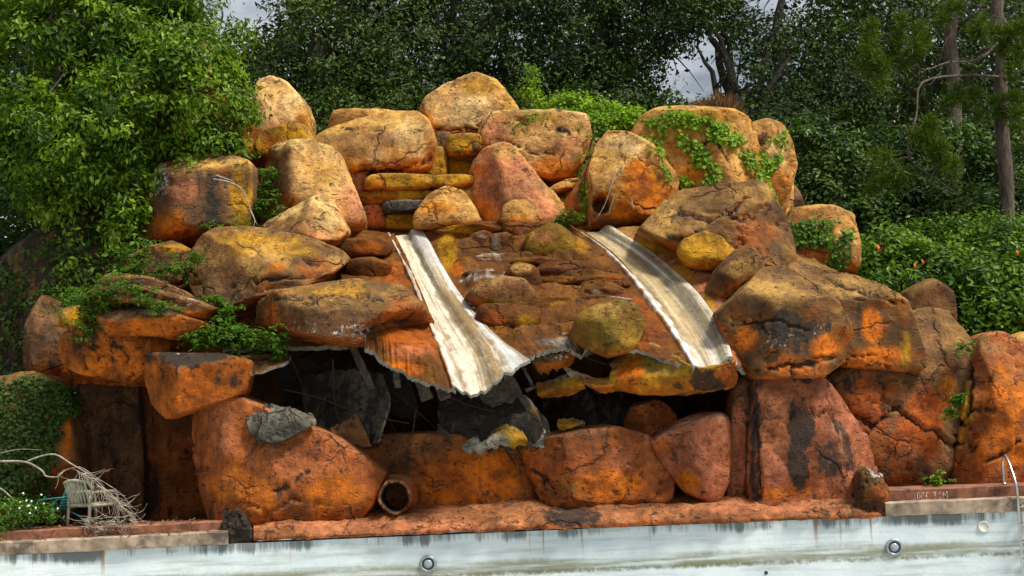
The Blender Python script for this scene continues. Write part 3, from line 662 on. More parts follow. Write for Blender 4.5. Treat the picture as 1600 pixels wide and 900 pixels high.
rock('broad pitted pinkish boulder with leafy vines on its top', [(754, 212), (760, 192), (790, 180), (840, 178), (890, 180), (911, 187), (917, 215), (907, 255), (888, 282), (850, 289), (820, 274), (780, 258), (757, 238)], 39.6, 1.0, 'cream', n=3.2, seed=40, cracks=[([(770, 232), (800, 225), (840, 240), (885, 235)], 4, 0.08), ([(860, 202), (905, 208)], 4, 0.07)], group=GU, key='U8',
     facets=[(0, -1, 0.1, 0.82)], auto=0, stains=[('p', 775, 205, 25, 30, .7), ('o', 870, 262, 40, 24, .9), ('p', 885, 235, 30, 25, .5), ('y', 830, 185, 50, 8, .5)])
rock('leaning brown and pink boulder beside the ledge steps', [(734, 300), (742, 266), (760, 241), (790, 230), (815, 237), (836, 260), (852, 292), (872, 320), (880, 350), (850, 360), (780, 360), (738, 356)], 38.4, 1.1, 'pink', seed=41, group=GU,
     facets=[(-0.9, -1, 0.1, 0.7), (0.35, -1, 0.3, 0.78)], auto=0, stains=[('b', 800, 290, 40, 40, .55), ('t', 790, 240, 35, 12, .7), ('o', 760, 335, 30, 24, .7), ('m', 805, 265, 10, 10, .5)])
rock('narrow sliver of tan rock beside the leaning brown and pink boulder', [(846, 295), (862, 298), (878, 318), (888, 345), (876, 356), (860, 340)], 38.2, 0.35, 'tan', seed=42, sub=4, group=GU)
rock('rounded orange boulder with a square dark hole at its base', [(919, 270), (930, 232), (950, 212), (985, 214), (1016, 229), (1040, 260), (1053, 290), (1041, 326), (1010, 348), (960, 356), (925, 354), (917, 318)], 38.5, 1.15, 'tan', n=2.5, seed=43, sub=6, group=GU, key='U10', hole=(941, 318, 13, 0.9),
     facets=[(-0.5, -1, 0.6, 0.8), (0.55, -1, -0.15, 0.78)], auto=0, stains=[('c', 975, 225, 40, 18, .7), ('o', 1005, 300, 40, 45, .85), ('p', 940, 345, 28, 12, .7), ('b', 935, 280, 12, 30, .35)])
rock('large orange boulder crowned with trailing ivy', [(990, 222), (1010, 190), (1040, 177), (1090, 175), (1140, 180), (1172, 200), (1190, 240), (1206, 300), (1196, 336), (1120, 330), (1060, 305), (1028, 265)], 39.6, 1.3, 'tan', n=2.9, seed=44, cracks=[([(1060, 215), (1120, 225), (1150, 270)], 3, 0.05)], group=GU, key='U11',
     facets=[(-0.3, -1, 0.1, 0.75), (0.8, -1, 0.3, 0.75)], auto=0, stains=[('o', 1080, 250, 50, 40, .65), ('y', 1110, 182, 70, 14, .7), ('c', 1065, 250, 25, 20, .4), ('o', 1180, 260, 15, 50, .4)])
rock('upright tan pillar boulder with ivy down its flank', [(1164, 202), (1190, 193), (1220, 203), (1234, 230), (1241, 262), (1233, 300), (1224, 335), (1195, 330), (1180, 285), (1168, 240)], 39.8, 0.8, 'tan', n=3, seed=45, group=GU, key='U12',
     facets=[(0.8, -1, 0.2, 0.78)], auto=0, stains=[('k', 1195, 215, 18, 12, .6), ('c', 1215, 240, 20, 30, .6), ('o', 1220, 290, 18, 30, .5)])
rock('dark wedge of rock behind the upright tan pillar boulder', [(1222, 320), (1232, 290), (1246, 300), (1254, 325), (1245, 345), (1225, 345)], 40.4, 0.5, 'dark', seed=46, sub=4, group=GU)
rock('wide cracked brown boulder above the wrinkled brown stone', [(1003, 362), (1030, 326), (1075, 300), (1130, 290), (1180, 291), (1204, 318), (1222, 360), (1227, 415), (1190, 428), (1120, 415), (1060, 400), (1012, 380)], 36.9, 1.4, 'brown', n=2.8, seed=47, cracks=[([(1060, 330), (1100, 345), (1140, 335), (1170, 310)], 4, 0.1), ([(1100, 345), (1085, 375), (1040, 370)], 4, 0.08), ([(1140, 335), (1160, 350)], 4, 0.08)], sub=6, group=GU, lean=0.35,
     facets=[(-0.4, -1, 0.8, 0.75), (0.7, -1, 0.1, 0.78)], auto=0, stains=[('t', 1040, 335, 35, 30, .55), ('t', 1190, 300, 25, 20, .6), ('u', 1175, 370, 40, 40, .5), ('t', 1010, 365, 30, 20, .6)])
rock('ivy draped orange boulder next to the creeper bush', [(1217, 356), (1240, 330), (1290, 326), (1325, 345), (1336, 382), (1327, 428), (1275, 440), (1225, 430)], 37.8, 1.0, 'tan', n=3, seed=48, group=GU, key='U14', stains=[('r', 1260, 400, 40, 30, .7), ('y', 1310, 410, 20, 30, .6), ('d', 1235, 370, 14, 18, .5)])
rock('small pitted stone resting on the ledge steps', [(650, 340), (670, 309), (700, 293), (724, 304), (742, 330), (749, 354), (700, 360), (654, 358)], 37.6, 0.5, 'tan', seed=49, sub=4, group=GU, stains=[('o', 690, 325, 35, 16, .5)])
rock('little rounded stone on the dark ledge below the pink boulder', [(782, 350), (786, 326), (800, 316), (820, 315), (836, 328), (847, 352), (815, 358)], 37.4, 0.35, 'tan', seed=50, sub=4, group=GU, stains=[('o', 815, 345, 30, 10, .5)])
rock('thin ledge stone tucked under the broad pitted boulder', [(858, 296), (880, 284), (904, 280), (902, 292), (870, 303)], 38.9, 0.4, 'tan', seed=51, sub=4, group=GU)
rock('orange mossy rock spur between the broad and rounded boulders', [(868, 352), (880, 310), (905, 280), (918, 250), (935, 280), (926, 352)], 39.0, 0.6, 'pink', seed=52, sub=5, group=GU, key='U8b', stains=[('m', 915, 310, 12, 40, .8), ('o', 890, 320, 20, 30, .5)])
rock('brown stone between the wide brown boulder and the big tan boulder', [(520, 262), (545, 250), (575, 270), (582, 300), (570, 320), (545, 300)], 38.8, 0.5, 'pink', seed=53, sub=4, group=GU)

# ---- stepped ledges of the old upper cascade
st = empty('rock_steps', P(655, 352, 38.5), 'stacked square ochre rock ledges rising between two boulders', 'rock steps')
def block(pts, Y, T, pal, seed, stains=(), black=0.15, name='ledge_block', parent=None):
    return rock(None, pts, Y - 0.35, T, pal, n=5.5, seed=seed, sub=4, auto=0, amp=0.6, stains=stains, black=black, name=name, parent=parent, poly=0, mat=M_WET if parent is not st else M_ROCK)
block([(560, 360), (565, 300), (600, 292), (740, 290), (745, 300), (742, 362), (650, 362)], 39.5, 0.5, 'ochre', 61, [('r', 585, 330, 25, 30, .7), ('o', 640, 340, 20, 20, .5)], parent=st)
block([(574, 300), (576, 279), (600, 275), (660, 276), (676, 279), (674, 297), (620, 301)], 38.7, 0.55, 'ochre', 62, [('m', 630, 285, 30, 8, .6), ('o', 590, 290, 15, 10, .6)], parent=st)
block([(672, 296), (674, 279), (700, 276), (740, 277), (742, 290), (720, 296)], 38.75, 0.5, 'ochre', 63, [('k', 690, 290, 12, 8, .5)], parent=st)
block([(600, 334), (602, 318), (630, 315), (668, 316), (672, 330), (630, 335)], 38.6, 0.45, 'grey', 64, (), 0.5, parent=st)
block([(665, 280), (668, 236), (690, 232), (698, 240), (697, 280)], 39.6, 0.4, 'ochre', 65, (), parent=st)
block([(700, 246), (702, 216), (730, 213), (756, 216), (756, 238), (740, 246)], 39.7, 0.6, 'ochre', 66, [('k', 745, 230, 12, 14, .6), ('y', 715, 230, 15, 12, .6)], parent=st)
block([(698, 284), (702, 243), (740, 243), (752, 250), (748, 284)], 40.1, 0.4, 'ochre', 67, [('m', 745, 260, 8, 20, .6)], parent=st)
block([(672, 290), (674, 216), (705, 212), (705, 290)], 40.4, 0.4, 'dark', 68, (), 0.4, parent=st)
block([(700, 320), (706, 298), (735, 292), (744, 310), (742, 345), (712, 345)], 38.9, 0.4, 'ochre', 69, (), parent=st)

block([(562, 322), (568, 305), (620, 301), (690, 302), (694, 316), (630, 320)], 38.95, 0.6, 'ochre', 170, [('o', 600, 312, 40, 8, .6)], parent=st)
block([(566, 358), (568, 326), (598, 323), (604, 358)], 38.95, 0.5, 'pink', 171, [('r', 585, 340, 20, 20, .6)], parent=st)
block([(604, 360), (606, 338), (650, 336), (668, 342), (668, 360)], 38.9, 0.4, 'ochre', 172, [('m', 650, 350, 10, 14, .6)], parent=st)
block([(716, 322), (720, 302), (742, 298), (748, 318), (738, 326)], 38.8, 0.45, 'ochre', 173, [('m', 730, 308, 14, 8, .7)], parent=st)
# ---- middle tier, creeper side
rock('big weathered brown and ochre boulder over the fern bed', [(302, 405), (320, 376), (355, 360), (418, 358), (480, 376), (528, 398), (548, 426), (535, 446), (480, 462), (430, 490), (395, 520), (350, 505), (312, 455)], 34.9, 1.5, 'brown', n=2.7, seed=71, cracks=[([(400, 440), (470, 430), (545, 440)], 5, 0.08), ([(470, 400), (500, 425)], 4, 0.07)], sub=6, group=GM, lean=0.35, lichen=0.25,
     facets=[(-0.5, -1, 0.1, 0.72), (0.1, -0.9, 1, 0.74), (0.6, -1, 0.3, 0.78)], auto=0,
     stains=[('y', 420, 385, 70, 22, .7), ('t', 415, 410, 40, 25, .6), ('t', 530, 415, 20, 20, .7), ('d', 340, 470, 40, 35, .6), ('o', 430, 420, 18, 12, .6), ('y', 370, 372, 40, 14, .7), ('u', 500, 425, 40, 18, .5)])
rock('broad pitted brown boulder with orange end above the dark cavity', [(408, 492), (428, 462), (480, 448), (560, 440), (625, 452), (662, 485), (680, 540), (640, 562), (585, 552), (530, 540), (480, 556), (440, 548), (414, 528)], 33.6, 1.15, 'brown', n=2.6, seed=72, cracks=[([(430, 470), (520, 462), (600, 468)], 3, 0.05), ([(560, 520), (640, 500)], 4, 0.06)], sub=6, group=GM, lean=0.3, lichen=0.15,
     facets=[(0.1, -0.8, 1, 0.75), (-0.9, -1, -0.2, 0.76)], auto=0,
     stains=[('o', 425, 505, 16, 30, 1), ('l', 550, 520, 30, 16, .9), ('l', 470, 510, 40, 16, .5), ('u', 630, 500, 40, 40, .6), ('o', 470, 545, 30, 8, .7), ('y', 520, 455, 60, 12, .5)])
rock('small brown boulder ringed by ferns', [(196, 412), (224, 392), (272, 379), (300, 394), (308, 430), (270, 446), (215, 442)], 34.8, 0.7, 'brown', seed=73, group=GM, lean=0.3, stains=[('y', 275, 388, 30, 8, .8), ('d', 240, 420, 40, 20, .6)], key='M4')
rock('long thin top slab of the layered beak shaped rock', [(152, 450), (158, 434), (200, 431), (250, 437), (300, 457), (322, 474), (300, 474), (240, 456), (180, 454)], 33.9, 0.8, 'brown', n=4, seed=74, poly=0.35, sub=5, group=GM, lichen=0.5, amp=0.6, stains=[('k', 200, 445, 40, 8, .4)])
rock('middle slab of the layered beak shaped rock, lichen on its face', [(118, 485), (135, 455), (170, 447), (230, 450), (290, 464), (334, 478), (346, 490), (338, 505), (320, 506), (280, 492), (220, 480), (160, 480)], 33.5, 1.0, 'brown', n=3.5, seed=75, poly=0.35, sub=5, group=GM, lichen=0.3, amp=0.7, key='M3m',
     stains=[('o', 325, 497, 22, 12, 1), ('l', 290, 470, 14, 12, 1), ('l', 235, 460, 20, 6, .8), ('o', 295, 488, 14, 6, .7)])
rock('orange lower slab of the layered beak shaped rock', [(158, 510), (170, 485), (200, 474), (260, 482), (310, 502), (332, 508), (322, 525), (290, 535), (250, 528), (200, 530), (168, 530)], 33.2, 1.0, 'orange', n=3.2, seed=76, poly=0.35, sub=5, group=GM, amp=0.9, facets=[(0.1, -1, -0.5, 0.68), (0, -0.6, 1, 0.62)],
     stains=[('d', 190, 490, 45, 16, .9), ('k', 235, 484, 70, 9, .95), ('l', 220, 478, 16, 4, .8), ('o', 250, 510, 70, 16, .8)])
rock('bulging orange rock under the layered slabs', [(107, 545), (112, 520), (150, 508), (200, 505), (260, 520), (300, 540), (262, 570), (240, 606), (210, 600), (180, 594), (130, 580), (112, 565)], 33.8, 1.1, 'orange', n=2.7, seed=77, cracks=[([(140, 515), (150, 545), (155, 570)], 5, 0.1), ([(170, 520), (195, 560), (205, 595)], 5, 0.1), ([(118, 540), (135, 575)], 4, 0.08)], sub=5, group=GM, amp=0.9, key='M3b',
     facets=[(-0.6, -1, -0.2, 0.76)], stains=[('o', 180, 560, 60, 30, .6), ('k', 145, 535, 5, 30, .9), ('k', 175, 560, 5, 20, .6)])
rock('small dull stone at the back of the layered slabs', [(98, 510), (100, 485), (125, 478), (135, 500), (125, 515)], 34.2, 0.4, 'ochre', seed=78, sub=4, group=GM, black=0.3)
rock('jutting orange rock with black crusted top over the cave', [(231, 562), (248, 535), (290, 541), (340, 552), (375, 556), (392, 572), (385, 598), (372, 618), (310, 640), (270, 650), (238, 622), (229, 592)], 32.7, 0.9, 'orange', n=4.5, seed=79, sub=5, group=GM, key='M5',
     facets=[(-1, -0.9, -0.15, 0.6), (0.4, -1, -0.35, 0.64), (0, -0.6, 1, 0.6)], auto=0, amp=0.7,
     stains=[('k', 300, 556, 85, 20, 1), ('k', 262, 556, 24, 20, 1), ('k', 340, 590, 10, 30, .7), ('l', 275, 548, 18, 8, .9), ('p', 305, 550, 30, 7, .6), ('k', 365, 592, 18, 18, .8)])
sheet('torn_rock_shell', [[(375, 556, 33.6), (415, 554, 33.5), (455, 556, 33.4)], [(378, 566, 32.9), (415, 565, 32.9), (452, 561, 33.0)], [(380, 590, 32.6), (415, 578, 32.7), (445, 566, 32.8)]], 40, 20, 'brown', 0.06, 0.03, 81, [('k', 410, 570, 30, 14, .5), ('l', 430, 560, 20, 4, .8)],
      'torn grey brown shell tongue beside the jutting orange rock', 'rock shell', jag=0.05)
rock('orange rock with painted shade beneath the hanging creeper', [(48, 560), (55, 500), (75, 468), (100, 480), (112, 530), (110, 575), (80, 600), (58, 590)], 35.6, 0.9, 'dark', seed=82, group=GM, black=0.35)  # dark palette and black coat paint the shade under the creeper
rock('huge mossy rock with creeper shade painted dark', [(-60, 620), (-60, 460), (20, 400), (80, 350), (140, 330), (200, 380), (215, 470), (150, 560), (60, 610)], 36.9, 1.3, 'dark', seed=83, group=GM, key='MD', black=0.75, moss=0.3)  # heavy black coat stands in for the tree's shade
rock('tall orange rock tower wrapped in creeper', [(230, 300), (215, 190), (240, 110), (290, 70), (335, 90), (365, 150), (378, 220), (370, 280), (300, 300)], 38.8, 0.8, 'red', black=0.35, seed=84, group=GU)

# ---- middle tier, ladder side
rock('bulbous brown boulder with orange corner and white lichen', [(1124, 492), (1150, 462), (1188, 428), (1232, 420), (1268, 446), (1308, 486), (1319, 524), (1304, 562), (1272, 584), (1215, 592), (1175, 590), (1148, 564), (1130, 528)], 33.2, 1.2, 'brown', n=2.8, seed=91, cracks=[([(1150, 505), (1210, 500), (1265, 518)], 4, 0.08), ([(1200, 575), (1255, 568), (1300, 560)], 5, 0.08), ([(1235, 590), (1240, 570)], 4, 0.08)], sub=6, group=GM, lean=0.25,
     facets=[(0.1, -0.7, 1, 0.74), (0.3, -1, -0.25, 0.72), (-0.6, -1, -0.2, 0.78)], auto=0,
     stains=[('k', 1240, 510, 70, 26, .8), ('t', 1210, 455, 50, 28, .5), ('k', 1225, 530, 60, 30, .6), ('l', 1205, 530, 40, 22, .5), ('o', 1165, 530, 22, 26, .8), ('o', 1290, 545, 26, 26, 1), ('u', 1240, 575, 60, 14, .8), ('l', 1285, 515, 20, 14, .5)])
rock('long overhanging brown boulder with bright orange patch', [(1222, 430), (1255, 416), (1310, 433), (1370, 453), (1400, 474), (1414, 505), (1424, 545), (1421, 570), (1385, 577), (1310, 574), (1255, 540), (1228, 480)], 34.3, 1.25, 'brown', n=4.6, seed=92, cracks=[([(1285, 442), (1340, 452), (1400, 474)], 4, 0.08), ([(1300, 460), (1350, 470)], 3, 0.06)], sub=6, group=GM, lean=0.2,
     facets=[(0.15, -0.8, 1, 0.70), (0.15, -1, -0.2, 0.72)], auto=0,
     stains=[('k', 1270, 500, 30, 40, .5), ('k', 1340, 500, 14, 40, .5), ('o', 1360, 515, 22, 40, .9), ('o', 1370, 555, 52, 20, 1), ('y', 1415, 550, 8, 28, .9), ('t', 1330, 450, 70, 14, .5), ('d', 1320, 520, 25, 40, .5), ('o', 1320, 570, 60, 7, .8)])  # ochre strip at the right edge paints sunlight caught there
rock('small wrinkled ochre stone perched beside the slide', [(1061, 395), (1068, 376), (1095, 365), (1125, 372), (1146, 395), (1135, 412), (1105, 422), (1075, 414)], 35.5, 0.5, 'ochre', seed=93, group=GM, stains=[('y', 1105, 395, 40, 25, .6), ('o', 1105, 415, 30, 8, .6)])
rock('rounded grey brown stone below the wrinkled ochre stone', [(1105, 455), (1120, 420), (1145, 395), (1170, 390), (1185, 405), (1196, 432), (1190, 448), (1150, 464), (1120, 468)], 34.9, 0.7, 'brown', seed=94, cracks=[([(1145, 458), (1172, 442), (1194, 432)], 4, 0.07)], group=GM, stains=[('t', 1155, 415, 30, 18, .4)])
rock('tall cracked red brown boulder under the long overhanging boulder', [(1275, 590), (1320, 560), (1400, 510), (1440, 492), (1478, 503), (1499, 538), (1504, 590), (1488, 650), (1462, 735), (1445, 768), (1370, 770), (1320, 740), (1300, 680)], 34.7, 1.25, 'dark', n=4.2, seed=95, cracks=[([(1340, 690), (1375, 650), (1400, 640), (1440, 665), (1500, 700)], 5, 0.1), ([(1375, 650), (1380, 600)], 4, 0.08), ([(1335, 650), (1360, 665)], 4, 0.08)], sub=6, group=GM,
     facets=[(0.1, -1, 0.15, 0.8)], auto=1, stains=[('b', 1450, 530, 50, 30, .8), ('r', 1440, 660, 50, 60, .8), ('r', 1350, 640, 50, 60, .7), ('k', 1330, 600, 30, 30, .5), ('o', 1480, 610, 14, 50, .5), ('d', 1400, 600, 40, 40, .4)])
rock('orange and ochre pointed boulder behind the pool ladder', [(1448, 775), (1458, 725), (1486, 640), (1506, 565), (1530, 535), (1558, 531), (1590, 548), (1640, 575), (1670, 660), (1660, 775), (1550, 780)], 34.2, 1.2, 'red', n=3, seed=96, cracks=[([(1465, 740), (1480, 690), (1510, 640), (1520, 600), (1512, 570)], 6, 0.12), ([(1510, 640), (1560, 640)], 4, 0.08), ([(1540, 720), (1580, 700), (1600, 690)], 4, 0.08), ([(1480, 690), (1520, 700)], 4, 0.08)], sub=6, group=GM, key='M12',
     facets=[(-0.8, -1, 0.1, 0.76), (0.3, -1, 0.2, 0.8)], auto=1, stains=[('y', 1505, 640, 16, 60, .8), ('o', 1570, 620, 40, 60, .7), ('k', 1470, 720, 16, 50, .6), ('b', 1545, 545, 30, 14, .8), ('k', 1500, 690, 20, 20, .5), ('o', 1560, 700, 50, 40, .6)])
rock('brown boulder half sunk in the creeper bush', [(1400, 500), (1415, 455), (1450, 440), (1480, 460), (1485, 510), (1440, 520)], 36.2, 0.8, 'brown', seed=97, sub=4, group=GM)
rock('tan stone at the frame side of the creeper bush', [(1560, 560), (1570, 530), (1600, 520), (1650, 530), (1650, 580), (1600, 590)], 36.0, 0.6, 'tan', seed=98, sub=4, group=GM)

# ---- lower tier
rock('big red boulder with a torn grey flap on its shoulder', [(311, 705), (314, 645), (334, 622), (400, 616), (450, 625), (492, 652), (545, 688), (600, 706), (592, 742), (575, 785), (540, 815), (430, 825), (345, 822), (324, 775)], 33.4, 1.0, 'red', n=5, seed=101, cracks=[([(500, 690), (480, 740), (430, 770)], 3, 0.04), ([(400, 650), (420, 665)], 3, 0.05)], sub=6, group=GL, key='L1',
     facets=[(-0.9, -1, 0.05, 0.78), (0.6, -1, 0.2, 0.84)], auto=0, stains=[('k', 420, 700, 20, 60, .35), ('k', 540, 740, 14, 40, .4), ('p', 345, 665, 25, 40, .4), ('p', 470, 720, 70, 40, .25), ('o', 520, 770, 60, 30, .6), ('k', 345, 800, 25, 25, .6), ('o', 380, 770, 60, 35, .4)])
rock('wide orange brown rock face behind the broken pipe stub', [(540, 800), (560, 700), (650, 676), (750, 680), (812, 700), (828, 745), (842, 800), (700, 815)], 34.3, 0.9, 'red', n=3.6, seed=102, sub=6, group=GL,
     stains=[('o', 720, 750, 90, 50, .75), ('d', 620, 720, 30, 60, .8), ('d', 680, 700, 40, 30, .6), ('o', 770, 735, 40, 50, .6)])
rock('low rounded orange boulder with dark speckles beside the rose wedge', [(812, 706), (850, 685), (900, 672), (950, 667), (1000, 679), (1030, 708), (1043, 748), (1034, 785), (960, 800), (885, 795), (846, 778), (828, 740)], 33.5, 0.9, 'red', n=3.0, seed=103, cracks=[([(830, 735), (850, 750), (870, 780)], 4, 0.08)], sub=6, group=GL,
     facets=[(-0.9, -1, 0, 0.72), (0.3, -1, 0.15, 0.82)], auto=0, stains=[('r', 885, 725, 20, 16, .6), ('o', 960, 760, 60, 25, .6), ('u', 840, 745, 25, 35, .6), ('m', 885, 765, 22, 14, .6), ('p', 970, 710, 20, 30, .4), ('d', 940, 680, 50, 14, .6)])
rock('small rust coloured stone lodged in the dark gap', [(977, 662), (990, 634), (1028, 625), (1050, 644), (1056, 672), (1012, 694), (986, 688)], 34.0, 0.5, 'red', seed=104, sub=5, group=GL)
rock('rose pink wedge shaped boulder standing on its point', [(1017, 692), (1060, 661), (1108, 646), (1131, 655), (1136, 692), (1132, 752), (1112, 788), (1068, 766), (1040, 735)], 33.3, 0.75, 'rose', n=3.4, seed=105, sub=5, group=GL, facets=[(-0.6, -1, -0.3, 0.78)], auto=0, stains=[('o', 1075, 755, 30, 20, .7), ('k', 1050, 745, 12, 20, .5)])
rock('narrow rose slab standing against the tall streaked slab', [(1128, 785), (1130, 640), (1138, 598), (1160, 590), (1174, 605), (1176, 700), (1172, 788)], 33.6, 0.7, 'rose', n=4, seed=106, sub=5, group=GL, stains=[('k', 1170, 680, 6, 110, .9)])
rock('tall rose slab with a wide black water streak', [(1166, 790), (1168, 610), (1200, 590), (1240, 588), (1275, 592), (1310, 630), (1344, 688), (1358, 735), (1345, 788), (1250, 792)], 33.5, 1.0, 'rose', n=4.6, seed=107, cracks=[([(1180, 640), (1185, 780)], 5, 0.1), ([(1290, 600), (1300, 640)], 3, 0.05)], sub=6, group=GL, facets=[(0.75, -1, 0.2, 0.78)], auto=0,
     stains=[('k', 1250, 670, 24, 110, 1), ('k', 1295, 715, 45, 55, .75), ('k', 1180, 700, 9, 110, .85), ('p', 1210, 660, 30, 60, .7), ('o', 1240, 770, 60, 14, .5)])
rock('small lichen spotted stump of rock at the end of the coping', [(1338, 812), (1340, 745), (1352, 727), (1378, 724), (1388, 742), (1384, 758), (1400, 770), (1396, 790), (1380, 812)], 32.35, 0.4, 'brown', seed=108, sub=5, amp=2.6, group=GL, stains=[('l', 1368, 735, 22, 16, 1), ('k', 1355, 795, 30, 14, .6), ('u', 1375, 775, 20, 16, .6)])
rock('black algae crusted lump at the end of the coping', [(340, 848), (346, 826), (352, 806), (364, 800), (374, 788), (384, 806), (398, 818), (402, 840), (392, 852), (368, 858)], 32.3, 0.25, 'dark', seed=109, sub=5, amp=3.2, group=GL, stains=[('k', 372, 825, 40, 50, 1), ('l', 375, 790, 12, 10, .6)])
# orange skirt along the pool edge
xs = np.linspace(396, 1388, 8)
def wy(x): return np.interp(x, [396, 850, 1390], [842, 824, 805])
rows = [[(x, wy(x) - 48, 33.8) for x in xs], [(x, wy(x) - 32, 32.8) for x in xs], [(x, wy(x) - 17, 32.25) for x in xs], [(x, wy(x) - 4, 32.02) for x in xs], [(x, wy(x) + 3, 32.0) for x in xs]]
sheet('rock_skirt', rows, 260, 30, 'red', 0.12, 0.085, 111, [('k', 890, 808, 50, 18, .9), ('p', 600, 822, 200, 12, .5), ('k', 1320, 795, 60, 16, .55), ('k', 600, 815, 25, 14, .5), ('p', 1200, 795, 120, 12, .5), ('k', 470, 835, 20, 10, .4)], 'continuous orange rock skirt along the edge of the pool wall', 'rock skirt', jag=0.03, black=0.26)
# cave behind the white chair
rock('rock panel painted dark with shade at the back of the cave', [(120, 830), (122, 620), (150, 590), (200, 585), (232, 610), (230, 700), (232, 835)], 35.6, 0.6, 'dark', n=4, seed=113, sub=5, group=GL, black=0.45)  # black coat stands in for the shade inside the cave
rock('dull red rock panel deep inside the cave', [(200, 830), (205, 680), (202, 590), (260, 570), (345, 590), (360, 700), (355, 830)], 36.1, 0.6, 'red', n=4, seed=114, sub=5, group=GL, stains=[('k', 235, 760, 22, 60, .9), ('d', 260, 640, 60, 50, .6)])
rock('creeper covered rock beside the cave', [(-60, 800), (-50, 640), (0, 598), (60, 590), (105, 612), (125, 680), (128, 760), (100, 812), (20, 815)], 34.6, 0.9, 'dark', seed=115, group=GL, key='LM', stains=[('o', 105, 680, 10, 40, .8), ('l', 90, 650, 14, 30, .6)], moss=0.3)
# ---- broken round pipe stub
pc = P(618, 776, 32.75)
ps = empty('pipe_stub', pc, 'broken round rock coloured pipe stub with jagged mouth', 'pipe stub')
a = np.linspace(0, 2 * math.pi, 48, endpoint=False); Vs = []
prof = [(0.46, 0.9), (0.42, 0.45), (0.36, 0.1), (0.34, -0.16), (0.33, -0.22), (0.285, -0.22), (0.27, -0.1), (0.26, 0.5), (0.25, 1.2), (0.01, 1.2)]
for i, (r, y) in enumerate(prof):
    rr_ = r * (1 + 0.07 * fbm(np.stack([np.cos(a) * 1.3, np.sin(a) * 1.3, 0 * a + 3], 1), 3)); jy = 0.2 * fbm(np.stack([np.cos(a) * 2.5, np.sin(a) * 2.5, 0 * a + 7], 1), 4) * (3 <= i <= 6)
    Vs.append(np.stack([pc[0] + rr_ * np.cos(a) * 0.95, pc[1] + y + jy, pc[2] + rr_ * np.sin(a)], 1))
nA = 48; k = len(prof); V = np.concatenate(Vs); F = np.array([(i * nA + j, i * nA + (j + 1) % nA, (i + 1) * nA + (j + 1) % nA, (i + 1) * nA + j) for i in range(k - 1) for j in range(nA)])
ti, we = paint(V, vnormals(V, F), 'red', (), 5); ring_i = np.arange(len(V)) // nA
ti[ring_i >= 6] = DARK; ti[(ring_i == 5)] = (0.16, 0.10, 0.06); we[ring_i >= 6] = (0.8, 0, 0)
make_mesh('pipe_shell', V, F, M_ROCK, ps, attrs=dict(tint=ti, wear_shade=we))

# ---- slides and the moulded slope between them
GS = 'the two dry water slides'
def tint1(u, v, V, t, w):
    n = fbm(V * 3 + 3, 3) * 0.09; n2 = fbm(V * np.array([1.5, 1.0, 1.0]) + 8, 3)
    uu = u + n
    c = np.empty_like(t); c[:] = (0.46, 0.37, 0.23)
    def band(a, b, col, s=1.0):
        k = sstep(a - .06, a + .03, uu) * sstep(b + .06, b - .03, uu) * s
        c[:] = c + (np.array(col) - c) * k[:, None]
    band(-.2, .05, (0.30, 0.12, 0.03), 1); band(.06, .13, (0.62, 0.60, 0.54)); band(.14, .22, (0.42, 0.33, 0.21)); band(.24, .48, (0.72, 0.64, 0.48))
    band(.49, .60, (0.20, 0.175, 0.13), .9 * sstep(0.8, 0.1, v)); band(.60, .80, (0.27, 0.175, 0.075), .9 * sstep(0.2, 0.45, v)); band(.62, .8, (0.44, 0.44, 0.42), sstep(.35, .1, v))  # grey bands paint the shade on the bank's left-facing side
    band(.82, 1.3, (0.50, 0.51, 0.48)); band(.84, 1.2, (0.28, 0.19, 0.09), 0.9 * sstep(0.0, 0.5, n2) * sstep(.5, .8, v))
    c *= 1.0
    sk = fbm(np.stack([u * 11, v * 1.6, 0 * u + 3], 1), 4) + 0.5 * fbm(np.stack([u * 34, v * 4, 0 * u + 9], 1), 3)
    c = np.clip(c * (1 + 0.34 * sk[:, None]) * np.array([1.0, 1.0 + 0, 1.0]), 0, .8); k_ = sstep(.25, .6, sk)[:, None] * .55; c = c + (np.array((.66, .64, .58)) - c) * k_; k_ = sstep(-.2, -.6, sk)[:, None] * .5; c = c + (np.array((.24, .16, .07)) - c) * k_
    w[:, 0] = np.maximum(0, 0.35 * n2); w[:, 1] = 0.5 * sstep(.75, .95, u) * sstep(.6, .9, v)
    return c, w
def prof1(u, v, fl):
    return -0.01 - 0.10 * sstep(.035, 0, u) - 0.10 * sstep(.97, 1, u) * sstep(.85, .6, v) + 0.015 * sstep(.14, .02, u) - 0.08 * sstep(.04, .2, u) * sstep(.66, .52, u) + 0.05 * sstep(.5, .72, u) * sstep(1.05, .8, u) - 0.03 * u
L = [(604, 364, 37.5), (632, 418, 36.0), (662, 490, 34.3), (690, 565, 32.6), (704, 603, 31.9)]
Rr = [(664, 357, 37.6), (694, 415, 36.1), (738, 480, 34.5), (790, 532, 33.0), (828, 560, 32.3)]
def slide_rows(L, Rr, k=5):
    return [[tuple(np.array(a) + (np.array(b) - np.array(a)) * t) for t in np.linspace(0, 1, k)] for a, b in zip(L, Rr)]
rows1 = slide_rows(L, Rr); rows1[-1][1] = (730, 607, 31.75); rows1[-1][2] = (756, 603, 31.8); rows1[-1][3] = (790, 585, 32.0)
sheet('water_slide', rows1, 70, 130, 'cream', 0.07, 0.015, 121, (), 'dry cream water slide ending in a wide torn edge', 'water slide', GS, M_SLIDE, extra=prof1, jag=0.10, tintfn=tint1)
